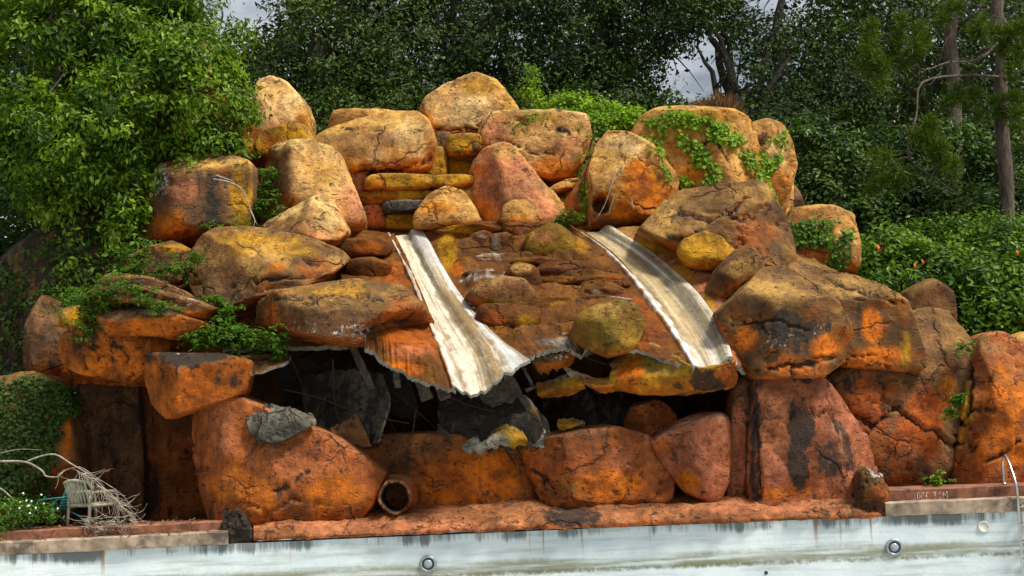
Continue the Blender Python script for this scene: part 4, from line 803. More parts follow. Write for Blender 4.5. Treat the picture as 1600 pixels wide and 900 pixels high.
def tint2(u, v, V, t, w):
    n = fbm(V * 3 + 13, 3) * 0.09; n2 = fbm(V * np.array([1.5, 1.0, 1.0]) + 28, 3); uu = u + n
    c = np.empty_like(t); c[:] = (0.33, 0.245, 0.12)
    def band(a, b, col, s=1.0):
        k = sstep(a - .06, a + .03, uu) * sstep(b + .06, b - .03, uu) * s
        c[:] = c + (np.array(col) - c) * k[:, None]
    band(-.2, .04, (0.32, 0.14, 0.03)); band(.05, .18, (0.74, 0.73, 0.69)); band(.2, .26, (0.24, 0.18, 0.10), .8); band(.3, .5, (0.46, 0.35, 0.18)); band(.62, .84, (0.22, 0.20, 0.14), .85); band(.88, 1.3, (0.50, 0.47, 0.38))  # dark right-bank band paints shade on its left-facing side
    k = sstep(.72, .95, v + n2 * .1)[:, None] * sstep(.1, .2, u)[:, None] * 0.5; c = c + (np.array((0.60, 0.56, 0.47)) - c) * k
    sk = fbm(np.stack([u * 11, v * 1.6, 0 * u + 7], 1), 4) + 0.5 * fbm(np.stack([u * 34, v * 4, 0 * u + 9], 1), 3)
    c = np.clip(c * (1 + 0.34 * sk[:, None]) * np.array([1.0, 1.0 + 0, 1.0]), 0, .8); k_ = sstep(.25, .6, sk)[:, None] * .55; c = c + (np.array((.66, .64, .58)) - c) * k_; k_ = sstep(-.2, -.6, sk)[:, None] * .5; c = c + (np.array((.24, .16, .07)) - c) * k_
    w[:, 0] = np.maximum(0, 0.3 * n2) + 0.12 * sstep(.5, .7, u)
    return c, w
def prof2(u, v, fl):
    return -0.01 - 0.10 * sstep(.035, 0, u) - 0.10 * sstep(.965, 1, u) + 0.02 * sstep(.14, .04, u) - 0.10 * sstep(.06, .24, u) * sstep(.82, .6, u) + 0.05 * sstep(.6, .86, u) * sstep(1.04, .92, u)
L2 = [(897, 358, 37.5), (950, 396, 36.4), (1002, 456, 34.8), (1050, 522, 33.1), (1082, 572, 31.9)]
R2 = [(958, 354, 37.6), (1030, 402, 36.4), (1094, 460, 34.8), (1134, 520, 33.2), (1147, 559, 32.1)]
sheet('water_slide', slide_rows(L2, R2), 60, 130, 'cream', 0.07, 0.012, 122, (), 'dry tan water slide with pale rims and a clean cut end', 'water slide', GS, M_SLIDE, extra=prof2, jag=0.02, tintfn=tint2)

def curl(u, v, fl):    # rolled lower lip
    return 0.28 * sstep(.5, .85, v) * sstep(1.02, .86, v) * sstep(1.0, .7, u) - 0.03 * sstep(.7, .95, u)
sheet('slide_apron', [[(505, 392, 36.6), (560, 364, 37.3), (616, 361, 37.45)], [(530, 425, 35.8), (590, 420, 36.0), (645, 422, 35.95)], [(545, 480, 34.6), (610, 485, 34.3), (674, 492, 34.25)],
      [(560, 522, 33.4), (628, 534, 33.0), (698, 566, 32.6)], [(572, 545, 32.6), (590, 575, 32.2), (650, 592, 32.0), (712, 604, 31.9)][0:1] + [(632, 586, 32.1), (712, 604, 31.9)]], 90, 110, 'wet', 0.08, 0.06, 123,
      [('u', 640, 520, 50, 60, .8), ('y', 560, 385, 40, 15, .6), ('u', 620, 450, 30, 40, .6), ('o', 615, 575, 50, 12, .6), ('l', 575, 515, 24, 14, .8), ('p', 640, 550, 40, 14, .4)], 'moulded red brown apron with rolled torn lip beside the cream slide', 'rock shell', None, M_WET, extra=curl, jag=0.14, black=0.15)
cas = empty('rock_cascade', P(850, 550, 33.0), 'moulded brown rock cascade of small stones between the two slides', 'rock cascade')
def steps(u, v, fl):
    s = fl[:, 2] * 2.3 + 0.3 * fbm(fl * 0.7, 3)
    ed = sstep(0, .14, u) * sstep(1, .80, u)
    return (0.40 * (s % 1) * sstep(1.0, .84, s % 1) + 0.06 * fbm(fl * np.array([1.2, 1.2, 3]), 3)) * ed - 0.03 * (1 - ed)
sheet('slope_shell', [[(655, 357, 37.6), (740, 352, 37.7), (830, 352, 37.7), (910, 357, 37.5)], [(690, 415, 36.15), (770, 410, 36.5), (860, 405, 36.5), (962, 397, 36.4)], [(733, 478, 34.6), (790, 470, 35.1), (890, 460, 35.2), (1012, 457, 34.85)],
      [(786, 532, 33.1), (830, 525, 33.7), (930, 510, 33.7), (1056, 523, 33.15)], [(822, 558, 32.5), (868, 550, 33.0), (950, 556, 33.0), (1086, 573, 31.95)]], 150, 120, 'wet', 0.09, 0.02, 124,
      [('y', 700, 390, 18, 40, .9), ('w', 770, 430, 50, 12, .55), ('w', 745, 465, 16, 30, .6), ('w', 735, 440, 20, 10, .5), ('y', 905, 385, 14, 14, .8), ('u', 1010, 500, 50, 60, .45), ('w', 770, 400, 30, 8, .5), ('g', 880, 535, 40, 12, .7), ('o', 715, 420, 14, 14, .6)], mat=M_WET, parent=cas, extra=steps, jag=0.10, black=0.24)
for i, (pts, Y, T, pal, stn) in enumerate([
    ([(688, 366), (700, 354), (770, 351), (800, 354), (790, 366), (740, 370)], 37.3, 0.45, 'wet', [('y', 720, 358, 30, 8, .6)]),
    ([(788, 368), (792, 353), (820, 350), (850, 353), (846, 372), (815, 378)], 37.2, 0.5, 'wet', []),
    ([(828, 398), (830, 372), (850, 358), (872, 357), (890, 372), (898, 398), (880, 406), (845, 404)], 36.6, 0.5, 'moss', [('m', 870, 392, 25, 12, .8), ('p', 850, 370, 20, 12, .4)]),
    ([(734, 396), (736, 372), (755, 365), (768, 372), (766, 402), (745, 404)], 36.9, 0.35, 'wet', [('w', 750, 368, 18, 5, .6)]),
    ([(766, 402), (768, 372), (790, 368), (806, 378), (804, 404), (785, 407)], 36.9, 0.35, 'wet', [('g', 775, 385, 8, 20, .5)]),
    ([(798, 404), (802, 380), (830, 376), (834, 400), (815, 406)], 37.1, 0.35, 'wet', [('o', 815, 395, 14, 10, .6)]),
    ([(790, 452), (796, 425), (812, 415), (832, 420), (845, 445), (838, 462), (812, 465)], 35.4, 0.45, 'wet', [('m', 828, 450, 14, 14, .7), ('t', 812, 420, 18, 8, .7)]),
    ([(737, 465), (750, 448), (785, 437), (812, 440), (828, 460), (820, 478), (790, 484), (755, 480)], 34.8, 0.55, 'dark', [('m', 790, 473, 45, 9, .8), ('b', 790, 450, 40, 14, .6)]),
    ([(752, 500), (760, 480), (790, 478), (825, 482), (842, 492), (836, 512), (810, 520), (775, 514)], 34.2, 0.55, 'wet', [('u', 775, 500, 22, 18, .7), ('y', 822, 502, 18, 14, .8)]),
    ([(832, 480), (850, 468), (885, 466), (906, 478), (898, 490), (860, 493), (838, 490)], 34.7, 0.55, 'wet', [('y', 880, 478, 25, 7, .7), ('m', 860, 488, 20, 5, .5)]),
    ([(838, 520), (842, 492), (870, 490), (900, 492), (898, 520), (870, 528)], 34.4, 0.4, 'wet', [('u', 870, 505, 30, 14, .6)]),
    ([(834, 462), (842, 448), (868, 444), (888, 452), (884, 466), (855, 470)], 35.2, 0.4, 'wet', [('w', 872, 448, 10, 4, .6)]),
    ([(905, 468), (915, 455), (945, 450), (975, 458), (970, 470), (935, 474)], 35.0, 0.4, 'wet', [('w', 930, 458, 16, 5, .5)]),
    ([(842, 422), (860, 412), (900, 410), (940, 416), (935, 428), (890, 432), (855, 430)], 36.0, 0.4, 'wet', []),
    ([(890, 446), (905, 434), (950, 432), (975, 440), (960, 450), (920, 452)], 35.5, 0.4, 'wet', [('o', 960, 440, 16, 8, .4)]),
    ([(545, 425), (550, 410), (580, 405), (605, 415), (600, 432), (570, 436)], 35.9, 0.4, 'wet', []),
    ([(530, 395), (540, 378), (575, 374), (605, 382), (600, 398), (560, 402)], 36.4, 0.4, 'wet', [('o', 580, 388, 24, 10, .6)]),
    ]):
    cx_, cy_ = np.mean(pts, 0); pts = [(cx_ + (x - cx_) * 1.14, cy_ + (y - cy_) * 1.14) for x, y in pts]
    rock(None, pts, Y + 0.06, T, pal, n=2.6, seed=130 + i, sub=4, auto=1, amp=0.9, stains=stn, name='stone', parent=cas if i < 15 else bpy.data.objects['slide_apron'], mat=M_WET)
for i, (x0, x1, y0, y1, Y, dz) in enumerate([(712, 800, 404, 417, 36.4, 0), (785, 905, 405, 416, 36.3, 0), (835, 962, 420, 433, 35.8, 2), (905, 985, 440, 452, 35.35, 0), (722, 790, 424, 436, 35.9, 2), (838, 915, 436, 447, 35.45, -2), (880, 1000, 462, 476, 34.8, 3), (760, 850, 522, 536, 33.7, 2), (846, 915, 520, 536, 33.65, 0), (760, 820, 490, 500, 34.5, 2), (905, 1030, 486, 500, 34.25, 5)]):
    pts = [(x0, y1), (x0 + 5, y0 + 3), (x0 + .3 * (x1 - x0), y0 - 1 + dz * .3), (x0 + .7 * (x1 - x0), y0 + dz), (x1 - 4, y0 + 2 + dz), (x1, y1 - 2 + dz), (x0 + .6 * (x1 - x0), y1 + 1 + dz * .5)]
    rock(None, pts, Y + 0.12, 0.5, 'wet', n=3.6, seed=180 + i, sub=4, auto=0, amp=1.1, poly=.25, black=.3, stains=[('y', x0 + 20, y0 + 5, 25, 6, .4)] if i % 2 else [('w', x1 - 25, y0 + 2, 30, 4, .6)], name='ledge', parent=cas, mat=M_WET)
rock('mossy ochre egg shaped boulder below the cascade stones', [(894, 518), (904, 494), (930, 478), (965, 472), (995, 484), (1004, 515), (990, 545), (955, 557), (920, 546), (900, 532)], 33.0, 0.7, 'moss', seed=125, sub=5, group=GM, stains=[('m', 940, 520, 40, 25, .7), ('t', 950, 485, 30, 12, .5), ('k', 975, 500, 10, 10, .3)])
sheet('rock_outcrop', [[(950, 566, 33.5), (1000, 536, 33.3), (1040, 548, 32.7), (1082, 571, 32.05), (1116, 568, 32.1), (1150, 558, 32.3)], [(955, 572, 33.0), (1004, 543, 32.95), (1042, 555, 32.45), (1084, 575, 31.93), (1116, 573, 31.93), (1149, 564, 32.05)],
      [(950, 594, 32.75), (1000, 585, 32.45), (1042, 592, 32.2), (1084, 597, 32.08), (1116, 597, 32.12), (1152, 588, 32.3)], [(962, 611, 33.0), (1000, 616, 32.8), (1045, 618, 32.65), (1084, 613, 32.6), (1116, 609, 32.7), (1146, 602, 32.9)], [(975, 606, 34.2), (1005, 608, 34.2), (1045, 610, 34.2), (1084, 608, 34.2), (1116, 604, 34.2), (1140, 600, 34.2)]],
      130, 60, 'ochre', 0.12, 0.06, 126, [('o', 985, 590, 30, 30, .95), ('m', 1040, 572, 45, 22, .9), ('k', 1100, 594, 34, 26, 1), ('k', 1062, 604, 22, 14, .8), ('u', 1138, 584, 16, 22, .9), ('k', 1035, 560, 30, 6, .5)], 'greenish orange rock face with black stain under the end of the tan slide', 'rock')
sheet('slide_apron', [[(955, 355, 37.55), (1000, 352, 37.3), (1045, 355, 36.9)], [(1027, 402, 36.3), (1065, 402, 36.2), (1110, 405, 35.9)], [(1092, 461, 34.75), (1125, 462, 34.6), (1165, 460, 34.4)], [(1132, 521, 33.15), (1146, 525, 33.1), (1170, 530, 33.2)], [(1145, 560, 32.05), (1152, 568, 32.2), (1165, 585, 32.6)]], 50, 100, 'red', 0.09, 0.05, 128,
      [('y', 1020, 385, 40, 18, .9), ('y', 1065, 430, 16, 40, .7), ('t', 1000, 360, 40, 14, .7), ('y', 1110, 475, 10, 30, .7), ('p', 1140, 540, 20, 30, .4)], 'orange red rock flank beside the tan slide', 'rock shell', None, M_WET, extra=lambda u, v, fl: -0.02 * sstep(.2, 0, u))
# ---------------------------------------------------------------- broken shell, timbers and rods in the dark cavity
GB = 'torn pieces of the broken rock shell'
def shard(label, rows, nu, nv, pal, seed, stains=(), jag=0.06, thick=0.085, amp=0.03, **k):
    return sheet('shell_fragment', rows, nu, nv, pal, thick, amp, seed, stains, label, 'rock shell', GB, jag=jag * 1.6, jagtop=jag * 1.6, **k)
shard('grey torn flap folded over the shoulder of the big red boulder', [[(384, 640, 32.55), (430, 632, 32.5), (488, 645, 32.5)], [(386, 660, 32.35), (435, 655, 32.3), (494, 658, 32.35)], [(392, 678, 32.3), (430, 688, 32.25), (482, 668, 32.3)], [(405, 690, 32.32), (430, 694, 32.28), (465, 680, 32.32)]], 40, 30, 'grey', 201, [('k', 430, 660, 50, 25, .6)], 0.05, black=.25)
shard('pale grey shell panel leaning in the cavity beside the grey flap', [[(470, 590, 34.6), (530, 578, 34.3), (596, 582, 33.9)], [(475, 640, 34.3), (540, 640, 34.0), (607, 628, 33.6)], [(490, 690, 34.1), (545, 692, 33.9), (592, 686, 33.6)]], 40, 40, 'grey', 202, [('k', 510, 630, 50, 50, .8)], 0.05, black=.6)  # black coat and patch paint the cavity's shade on the panel
shard('small brown triangular shell shard standing on the big red boulder', [[(515, 668, 33.2), (540, 658, 33.2), (556, 645, 33.2)], [(520, 680, 33.15), (545, 680, 33.15), (572, 678, 33.15)], [(530, 690, 33.15), (555, 695, 33.15), (580, 698, 33.15)]], 20, 16, 'dark', 203, (), 0.03, 0.04)
shard('long grey curled shell strip hanging below the cream slide', [[(684, 660, 33.9), (720, 672, 33.8), (765, 690, 33.6)], [(686, 678, 33.7), (722, 690, 33.6), (762, 700, 33.5)], [(700, 690, 33.75), (730, 700, 33.65), (758, 706, 33.55)]], 40, 20, 'grey', 204, [('g', 720, 680, 40, 14, .7)], 0.05)
shard('ochre crusted curled scrap of shell at the lip of the cavity', [[(770, 672, 33.2), (795, 664, 33.0), (815, 672, 33.0)], [(760, 690, 32.9), (792, 680, 32.8), (824, 686, 32.9)], [(758, 702, 33.0), (790, 696, 32.85), (826, 698, 33.0)]], 34, 22, 'moss', 205, [('l', 770, 690, 16, 16, .9), ('g', 775, 690, 20, 14, .8), ('y', 810, 684, 14, 12, .7)], 0.06)
shard('pale edged torn rib curving down beside the ochre scrap', [[(812, 622, 33.3), (822, 620, 33.2), (834, 632, 33.2)], [(825, 645, 33.2), (840, 650, 33.05), (852, 655, 33.1)], [(842, 670, 33.1), (850, 676, 32.95), (860, 680, 33.0)], [(828, 694, 33.1), (842, 699, 32.95), (856, 694, 33.0)]], 26, 50, 'grey', 206, [('l', 850, 680, 16, 25, .8), ('y', 830, 650, 12, 20, .5)], 0.05)
shard('bent shell bowl under the mossy egg shaped boulder', [[(882, 572, 33.2), (925, 590, 32.9), (968, 588, 33.0)], [(896, 590, 32.9), (930, 604, 32.6), (968, 600, 32.8)], [(915, 600, 33.0), (938, 614, 32.8), (962, 612, 33.0)]], 40, 20, 'ochre', 207, [('g', 910, 580, 40, 8, .8), ('o', 945, 606, 25, 8, .6)], 0.04)
shard('dull shell strip beside the bent shell bowl', [[(838, 600, 33.6), (870, 592, 33.4), (905, 582, 33.3)], [(840, 616, 33.4), (872, 606, 33.3), (912, 600, 33.2)], [(846, 622, 33.5), (876, 618, 33.4), (915, 610, 33.3)]], 34, 18, 'ochre', 208, [('k', 880, 605, 30, 10, .3)], 0.05)
shard('flat little ochre chip lying on the low rounded boulder', [[(872, 655, 33.4), (892, 653, 33.4), (914, 658, 33.4)], [(870, 664, 33.3), (892, 664, 33.25), (914, 662, 33.3)], [(874, 672, 33.3), (890, 670, 33.25), (908, 664, 33.3)]], 20, 12, 'ochre', 209, (), 0.03)
shard('great torn dark shell bowl hanging under the cream slide', [[(688, 618, 34.3), (730, 612, 34.1), (775, 612, 33.9), (818, 622, 33.4)], [(684, 650, 33.9), (730, 656, 33.6), (790, 660, 33.3), (852, 654, 33.0)], [(700, 684, 33.8), (735, 698, 33.4), (790, 702, 33.15), (858, 690, 32.95)]], 70, 40, 'grey', 210, [('y', 845, 675, 14, 20, .5)], 0.16, black=.85)  # blackened in place of the deep shade under the slide
shard('rounded dark shell hollow behind the low rounded boulder', [[(850, 610, 35.0), (915, 606, 34.8), (980, 612, 34.9)], [(846, 650, 34.7), (915, 650, 34.5), (985, 650, 34.6)], [(855, 690, 34.8), (915, 695, 34.6), (975, 690, 34.7)]], 30, 24, 'grey', 211, (), 0.2, black=0.8)  # black coat paints the darkness of the hollow
shard('ragged dark flap drooping from the torn edge of the cream slide', [[(742, 604, 32.3), (770, 600, 32.3), (800, 585, 32.4)], [(748, 618, 32.6), (775, 618, 32.6), (812, 604, 32.7)], [(756, 632, 33.0), (780, 634, 33.0), (818, 622, 33.1)]], 36, 18, 'grey', 212, (), 0.1, black=.6)  # black coat paints shade below the torn slide edge
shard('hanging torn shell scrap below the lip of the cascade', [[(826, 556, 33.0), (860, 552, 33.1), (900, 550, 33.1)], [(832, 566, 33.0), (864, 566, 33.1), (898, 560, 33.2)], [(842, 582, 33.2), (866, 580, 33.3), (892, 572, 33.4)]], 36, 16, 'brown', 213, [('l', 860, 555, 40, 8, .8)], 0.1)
shard('broad dark shell sheet sagging behind the slanting timber post', [[(430, 572, 35.0), (520, 566, 34.8), (640, 590, 34.6)], [(440, 610, 34.9), (530, 610, 34.7), (650, 625, 34.5)], [(460, 640, 34.9), (540, 650, 34.7), (655, 655, 34.6)]], 50, 24, 'grey', 214, (), 0.2, black=1.)  # fully black coat stands in for the unlit back of the cavity
shard('small pale splinter of shell beside the ochre crusted scrap', [[(728, 690, 33.0), (744, 684, 32.95), (760, 688, 32.95)], [(722, 700, 32.95), (742, 698, 32.9), (760, 700, 32.9)], [(728, 708, 33.0), (742, 708, 32.95), (756, 708, 32.95)]], 20, 12, 'grey', 215, [('g', 742, 698, 30, 14, .9)], 0.05)
def beam(label, a, b, w, mat=M_TIMBER, name='timber_post', cat='timber'):
    A, B = P(*a), P(*b); d = B - A; Ln = np.linalg.norm(d); d /= Ln
    s_ = np.cross(d, (0, 1, 0)); s_ /= np.linalg.norm(s_); t_ = np.cross(d, s_)
    mb = MB(); n = 8
    for k_ in range(1):
        pts = []
        for i in range(n + 1):
            q = A + d * Ln * i / n; j = 0.012 * np.random.default_rng(i + int(a[0])).normal(size=4)
            for (u_, v_), jj in zip(((-1, -1), (1, -1), (1, 1), (-1, 1)), j): pts.append(q + s_ * u_ * (w / 2 + jj) + t_ * v_ * (w * 0.4 + jj))
        F = [(i * 4 + k2, i * 4 + (k2 + 1) % 4, (i + 1) * 4 + (k2 + 1) % 4, (i + 1) * 4 + k2) for i in range(n) for k2 in range(4)] + [(3, 2, 1, 0), (n * 4, n * 4 + 1, n * 4 + 2, n * 4 + 3)]
        mb.add(pts, F)
    return tag(mb.build(name, mat), label, cat, 'old supports inside the broken rock')
beam('slanting timber post hanging behind the rolled torn lip', (548, 535, 33.9), (582, 608, 33.7), 0.15)
beam('short timber stub under the rolled torn lip of the apron', (617, 560, 33.2), (622, 606, 33.2), 0.12)
beam('ochre stained board end under the middle of the cream slide', (655, 585, 33.0), (668, 624, 32.9), 0.24)
beam('ochre stained board end under the torn edge of the cream slide', (686, 598, 32.9), (696, 622, 32.8), 0.22)
beam('grey rail slanting up to the bent shell bowl', (822, 610, 33.8), (892, 584, 33.5), 0.06, M_CONC, 'metal_rail', 'rail')
beam('thin grey rail behind the dull shell strip', (815, 570, 33.9), (832, 602, 33.7), 0.045, M_CONC, 'metal_rail', 'rail')
rr = np.random.default_rng(8)
rods = [[(440, 608), (500, 622), (560, 645), (640, 662)], [(520, 560), (522, 620), (530, 660)], [(600, 600), (660, 650), (690, 680)], [(700, 620), (760, 640), (820, 640)], [(690, 655), (740, 650), (810, 660)], [(720, 640), (735, 690), (740, 700)],
        [(790, 600), (800, 650), (790, 680)], [(830, 565), (842, 590), (838, 615), (826, 640)], [(560, 590), (600, 640), (625, 690)], [(900, 545), (920, 560), (950, 570)], [(770, 620), (750, 660), (735, 705)], [(455, 560), (470, 600), (480, 650)],
        [(700, 660), (770, 670), (830, 652)], [(650, 640), (640, 690), (610, 700)]]
WHERE = ['crossing the pale shell panel', 'hanging straight before the pale shell panel', 'slanting to the curled grey strip', 'running level behind the ochre scrap', 'lying over the great torn bowl', 'dropping on to the curled grey strip', 'dangling above the ochre scrap',
         'looped beside the pale edged rib', 'slanting past the edge of the pale panel', 'curled below the egg shaped boulder', 'crossing the curled grey strip', 'hanging at the cave end of the pale panel', 'sagging between strip and pale rib', 'bent down to the big red boulder']
for k, (pl, wh) in enumerate(zip(rods, WHERE)):
    Y = 33.6 + 0.25 * (k % 3)
    mb = MB(); mb.tube(crspline(np.array([P(x, y, Y + 0.1 * rr.normal()) for x, y in pl]), 14), 0.011 + 0.004 * (k % 2), 5)
    tag(mb.build('reinforcing_rod', M_RUST, None, True), 'thin rusty rod ' + wh, 'rod', 'loose reinforcing rods in the cavity')

# ---------------------------------------------------------------- foliage tools
def leaves(name, C, Nn, L, mat, parent=None, ratio=0.5, fold=0.18, lv=None, up=None, droop=0.0, rs=0, origin=None):
    """one folded kite (2 triangles) per leaf; C base points, Nn normals, L lengths"""
    r = np.random.default_rng(rs + len(C)); n = len(C)
    Nn = Nn / (np.linalg.norm(Nn, axis=1)[:, None] + 1e-9)
    T = r.normal(size=(n, 3)) if up is None else up + 0.6 * r.normal(size=(n, 3))
    T[:, 2] -= droop
    T -= Nn * (T * Nn).sum(1)[:, None]; T /= np.linalg.norm(T, axis=1)[:, None] + 1e-9
    B = np.cross(Nn, T); L = np.broadcast_to(L, (n,))[:, None]
    W_ = L * ratio * 0.5 * r.uniform(0.8, 1.2, (n, 1))
    v0 = C; v2 = C + T * L - Nn * L * 0.12
    mid = C + T * L * 0.45; v1 = mid + B * W_ + Nn * W_ * fold; v3 = mid - B * W_ + Nn * W_ * fold
    V = np.stack([v0, v1, v2, v3], 1).reshape(-1, 3)
    b = np.arange(n)[:, None] * 4
    F = np.concatenate([b + (0, 1, 2), b + (0, 2, 3)], 0)
    lv = r.random(n) if lv is None else lv
    return make_mesh(name, V, F, mat, parent, smooth=False, attrs=dict(lv=np.repeat(np.clip(lv, 0, 1), 4)), origin=origin)

def crown(ells, ncl, per, crad, r, shell=0.55, gaps=(), flat=0.6):
    """clusters of leaves inside ellipsoids: returns leaf bases, normals, per-leaf tone, cluster centres"""
    vol = np.array([e[1][0] * e[1][1] * e[1][2] for e in ells]) ** 0.67; vol = vol / vol.sum()
    which = r.choice(len(ells), ncl, p=vol)
    d = r.normal(size=(ncl, 3)); d /= np.linalg.norm(d, axis=1)[:, None]
    rad = shell + (1.08 - shell) * r.random(ncl) ** 0.7
    c = np.array([e[0] for e in ells])[which] + d * rad[:, None] * np.array([e[1] for e in ells])[which]
    if len(gaps):
        x, y = PX(c); keep = np.ones(ncl, bool)
        for gx_, gy_, gr, gr2 in gaps: keep &= ((x - gx_) / gr) ** 2 + ((y - gy_) / gr2) ** 2 > 1
        c, d = c[keep], d[keep]
    k = len(c); cr_ = crad * r.uniform(0.6, 1.3, k)
    off = r.normal(size=(k, per, 3)) * 0.5; off[:, :, 2] *= flat
    Pp = c[:, None] + off * cr_[:, None, None]
    Nn = 0.5 * off / (np.linalg.norm(off, axis=2)[:, :, None] + 1e-6) + 0.55 * d[:, None] + np.array([0, -0.1, 0.65]) + 0.55 * r.normal(size=off.shape)
    tone = np.clip(0.36 * r.normal(size=(k, 1)) + 0.2 * r.normal(size=(k, per)) + 0.45, 0, 1)
    return Pp.reshape(-1, 3), Nn.reshape(-1, 3), tone.ravel(), c

def limb_pts(a, b, r, n=9, wob=0.12):
    a, b = np.array(a), np.array(b); t = np.linspace(0, 1, n)[:, None]
    L_ = np.linalg.norm(b - a); bow = np.array([0, 0, 0.12 * L_])
    w = np.cumsum(r.normal(size=(n, 3)), 0) * wob * L_ / n; w -= t * w[-1]
    return a + (b - a) * t + bow * np.sin(math.pi * t) + w

def tree(label, base, fork, tr, ells, ncl, per, crad, leaf, mat, rs, nlimb=7, name='oak_tree', cat='tree', group=None, gaps=(), bark=M_BARK, ratio=0.5, shell=0.5, droop=0.2, limbs=(), flat=0.6, twigs=0):
    r = np.random.default_rng(rs)
    root = empty(name, base, label, cat, group)
    base, fork = np.array(base), np.array(fork)
    tp_ = limb_pts(base, fork, r, 12, 0.06) - np.array([0, 0, 0.12 * np.linalg.norm(fork - base)]) * np.sin(math.pi * np.linspace(0, 1, 12))[:, None]
    mb = MB(); mb.tube(tp_, np.linspace(tr * 1.25, tr * 0.75, 12), 10); mb.build('trunk', bark, root, True)
    Pp, Nn, tone, c = crown(ells, ncl, per, crad, r, shell, gaps, flat)
    tg = list(limbs) + [c[i] for i in r.choice(len(c), nlimb, replace=False)]
    for q in tg:
        s0 = tp_[r.integers(7, 12)]
        lp = limb_pts(s0, q, r, 9, 0.25); mb = MB(); mb.tube(lp, np.linspace(tr * 0.42, 0.02, 9), 7)
        for _ in range(3):
            i = r.integers(4, 8); tw = limb_pts(lp[i], lp[i] + r.normal(size=3) * 0.9, r, 5, 0.3); mb.tube(tw, np.linspace(0.04, 0.008, 5), 5)
        mb.build('limb', bark, root, True)
    if twigs:
        mb = MB()
        for i in r.choice(len(c), min(twigs, len(c)), replace=False):
            tw = limb_pts(c[i] + r.normal(size=3) * 0.7, c[i], r, 5, 0.4); mb.tube(tw, np.linspace(0.022, 0.006, 5), 4, False)
        mb.build('twigs', bark, root, True)['kind'] = 'stuff'
    leaves('crown', Pp, Nn, leaf * r.uniform(0.7, 1.25, len(Pp)), mat, root, ratio, lv=tone, droop=droop, rs=rs)
    return root
def E(px, py, Y, rx, ry, rz): return (P(px, py, Y), (rx, ry, rz))
def gz(X, Y): return float(bank(np.array([X]), np.array([Y]))[0])
def gbase(px, Y):
    X = P(px, 500, Y)[0]; return (X, Y, gz(X, Y) - 0.1)
GAPS = [(368, 2, 62, 58), (1103, 122, 66, 50), (1115, 62, 26, 16), (1200, 2, 48, 26), (935, 120, 12, 18), (1088, 52, 8, 6), (1335, 200, 10, 8), (1168, 120, 8, 12)]
# ---------------------------------------------------------------- the leafy creeper tree on the chair side
tree('broad leafy bright green tree cloaking the orange rock tower', (P(60, 500, 37.4)[0], 37.4, 0.0), P(120, 200, 37.2), 0.32,
     [E(40, 110, 36.6, 1.7, 1.2, 1.7), E(170, 40, 36.9, 1.9, 1.3, 1.4), E(285, 75, 37.0, 1.35, 1.0, 1.25), E(335, 150, 36.8, 0.85, .8, 1.2), E(205, 165, 36.5, 1.4, 1.0, 1.3), E(95, 235, 36.3, 1.5, 1.0, 1.2), E(235, 265, 36.2, 1.1, .7, .75), E(340, 235, 36.6, .6, .5, .6),
      E(155, 320, 36.0, .95, .6, 1.0), E(170, 380, 35.9, .65, .4, .75), E(130, 420, 35.6, .4, .3, .5), E(205, 350, 35.6, .35, .3, .5), E(10, 230, 36.6, 1.2, .9, 1.1), E(60, -60, 37, 2.4, 1.6, 1.6), E(230, -40, 37.2, 1.5, 1.2, 1.0), E(185, 440, 35.9, .25, .25, .3), E(120, 190, 35.2, 1.5, .8, 1.2), E(70, 290, 35.3, .9, .6, .7), E(250, 130, 35.6, 1.2, .7, 1.0)],
     820, 80, 0.38, 0.16, M_LEAF_BRIGHT, 3, 9, 'broadleaf_tree', shell=0.62, ratio=0.46, droop=0.9, gaps=[(385, -5, 45, 40)], flat=0.75, twigs=60)
# ---------------------------------------------------------------- trees beyond the rocks
GT = 'dark trees beyond the rock mountain'
tree('olive green feathery oak rising behind the tall domed boulder', gbase(480, 49), P(500, 60, 49), 0.35, [E(480, 90, 48, 2.6, 2, 2.6), E(570, 60, 49, 2.6, 2, 3), E(520, -60, 50, 3.6, 2.5, 2.5), E(430, 150, 49, 1.8, 1.4, 1.8), E(560, 160, 48.5, 2, 1.5, 1.6)], 420, 60, 0.7, 0.155, M_LEAF_OAK2, 21, 9, group=GT, gaps=GAPS, twigs=60)
tree('dense dark oak behind the pale topmost boulder', gbase(720, 51), P(730, 60, 51), 0.4, [E(700, 60, 50, 3.2, 2.4, 3), E(810, 40, 51, 3, 2.4, 3.2), E(640, 130, 49.5, 2.4, 1.6, 1.8), E(760, 140, 50, 2.6, 1.6, 1.6), E(740, -90, 51, 4.4, 3, 3)], 460, 60, 0.7, 0.15, M_LEAF_OAK, 22, 9, group=GT, gaps=GAPS, twigs=70)
tree('dark oak with drooping boughs behind the vine topped boulder', gbase(900, 52), P(930, 70, 52), 0.36, [E(930, 50, 51, 2.8, 2.2, 2.8), E(1010, 30, 52, 2.4, 2, 2.2), E(900, 140, 50.5, 2.4, 1.4, 1.3), E(980, 135, 51, 2.0, 1.4, 1.0), E(960, -90, 52, 4, 3, 3)], 400, 60, 0.7, 0.15, M_LEAF_OAK, 23, 8, group=GT, gaps=GAPS, twigs=60)
tree('spreading oak with forked dark limbs against bright sky holes', gbase(1150, 50), P(1150, 150, 50), 0.42, [E(1180, 60, 49.5, 3, 2.2, 2.2), E(1090, 20, 50, 2, 1.8, 1.4), E(1260, 120, 49.5, 2.6, 2, 2.2), E(1180, 170, 50.5, 1.6, 1.2, .8), E(1200, -90, 51, 4.6, 3, 3)], 400, 60, 0.7, 0.15, M_LEAF_OAK, 24, 8, group=GT, gaps=GAPS,
     limbs=[P(1085, 70, 49.8), P(1105, 40, 50), P(1240, 60, 49.5), P(1125, 20, 50.2)], twigs=60)
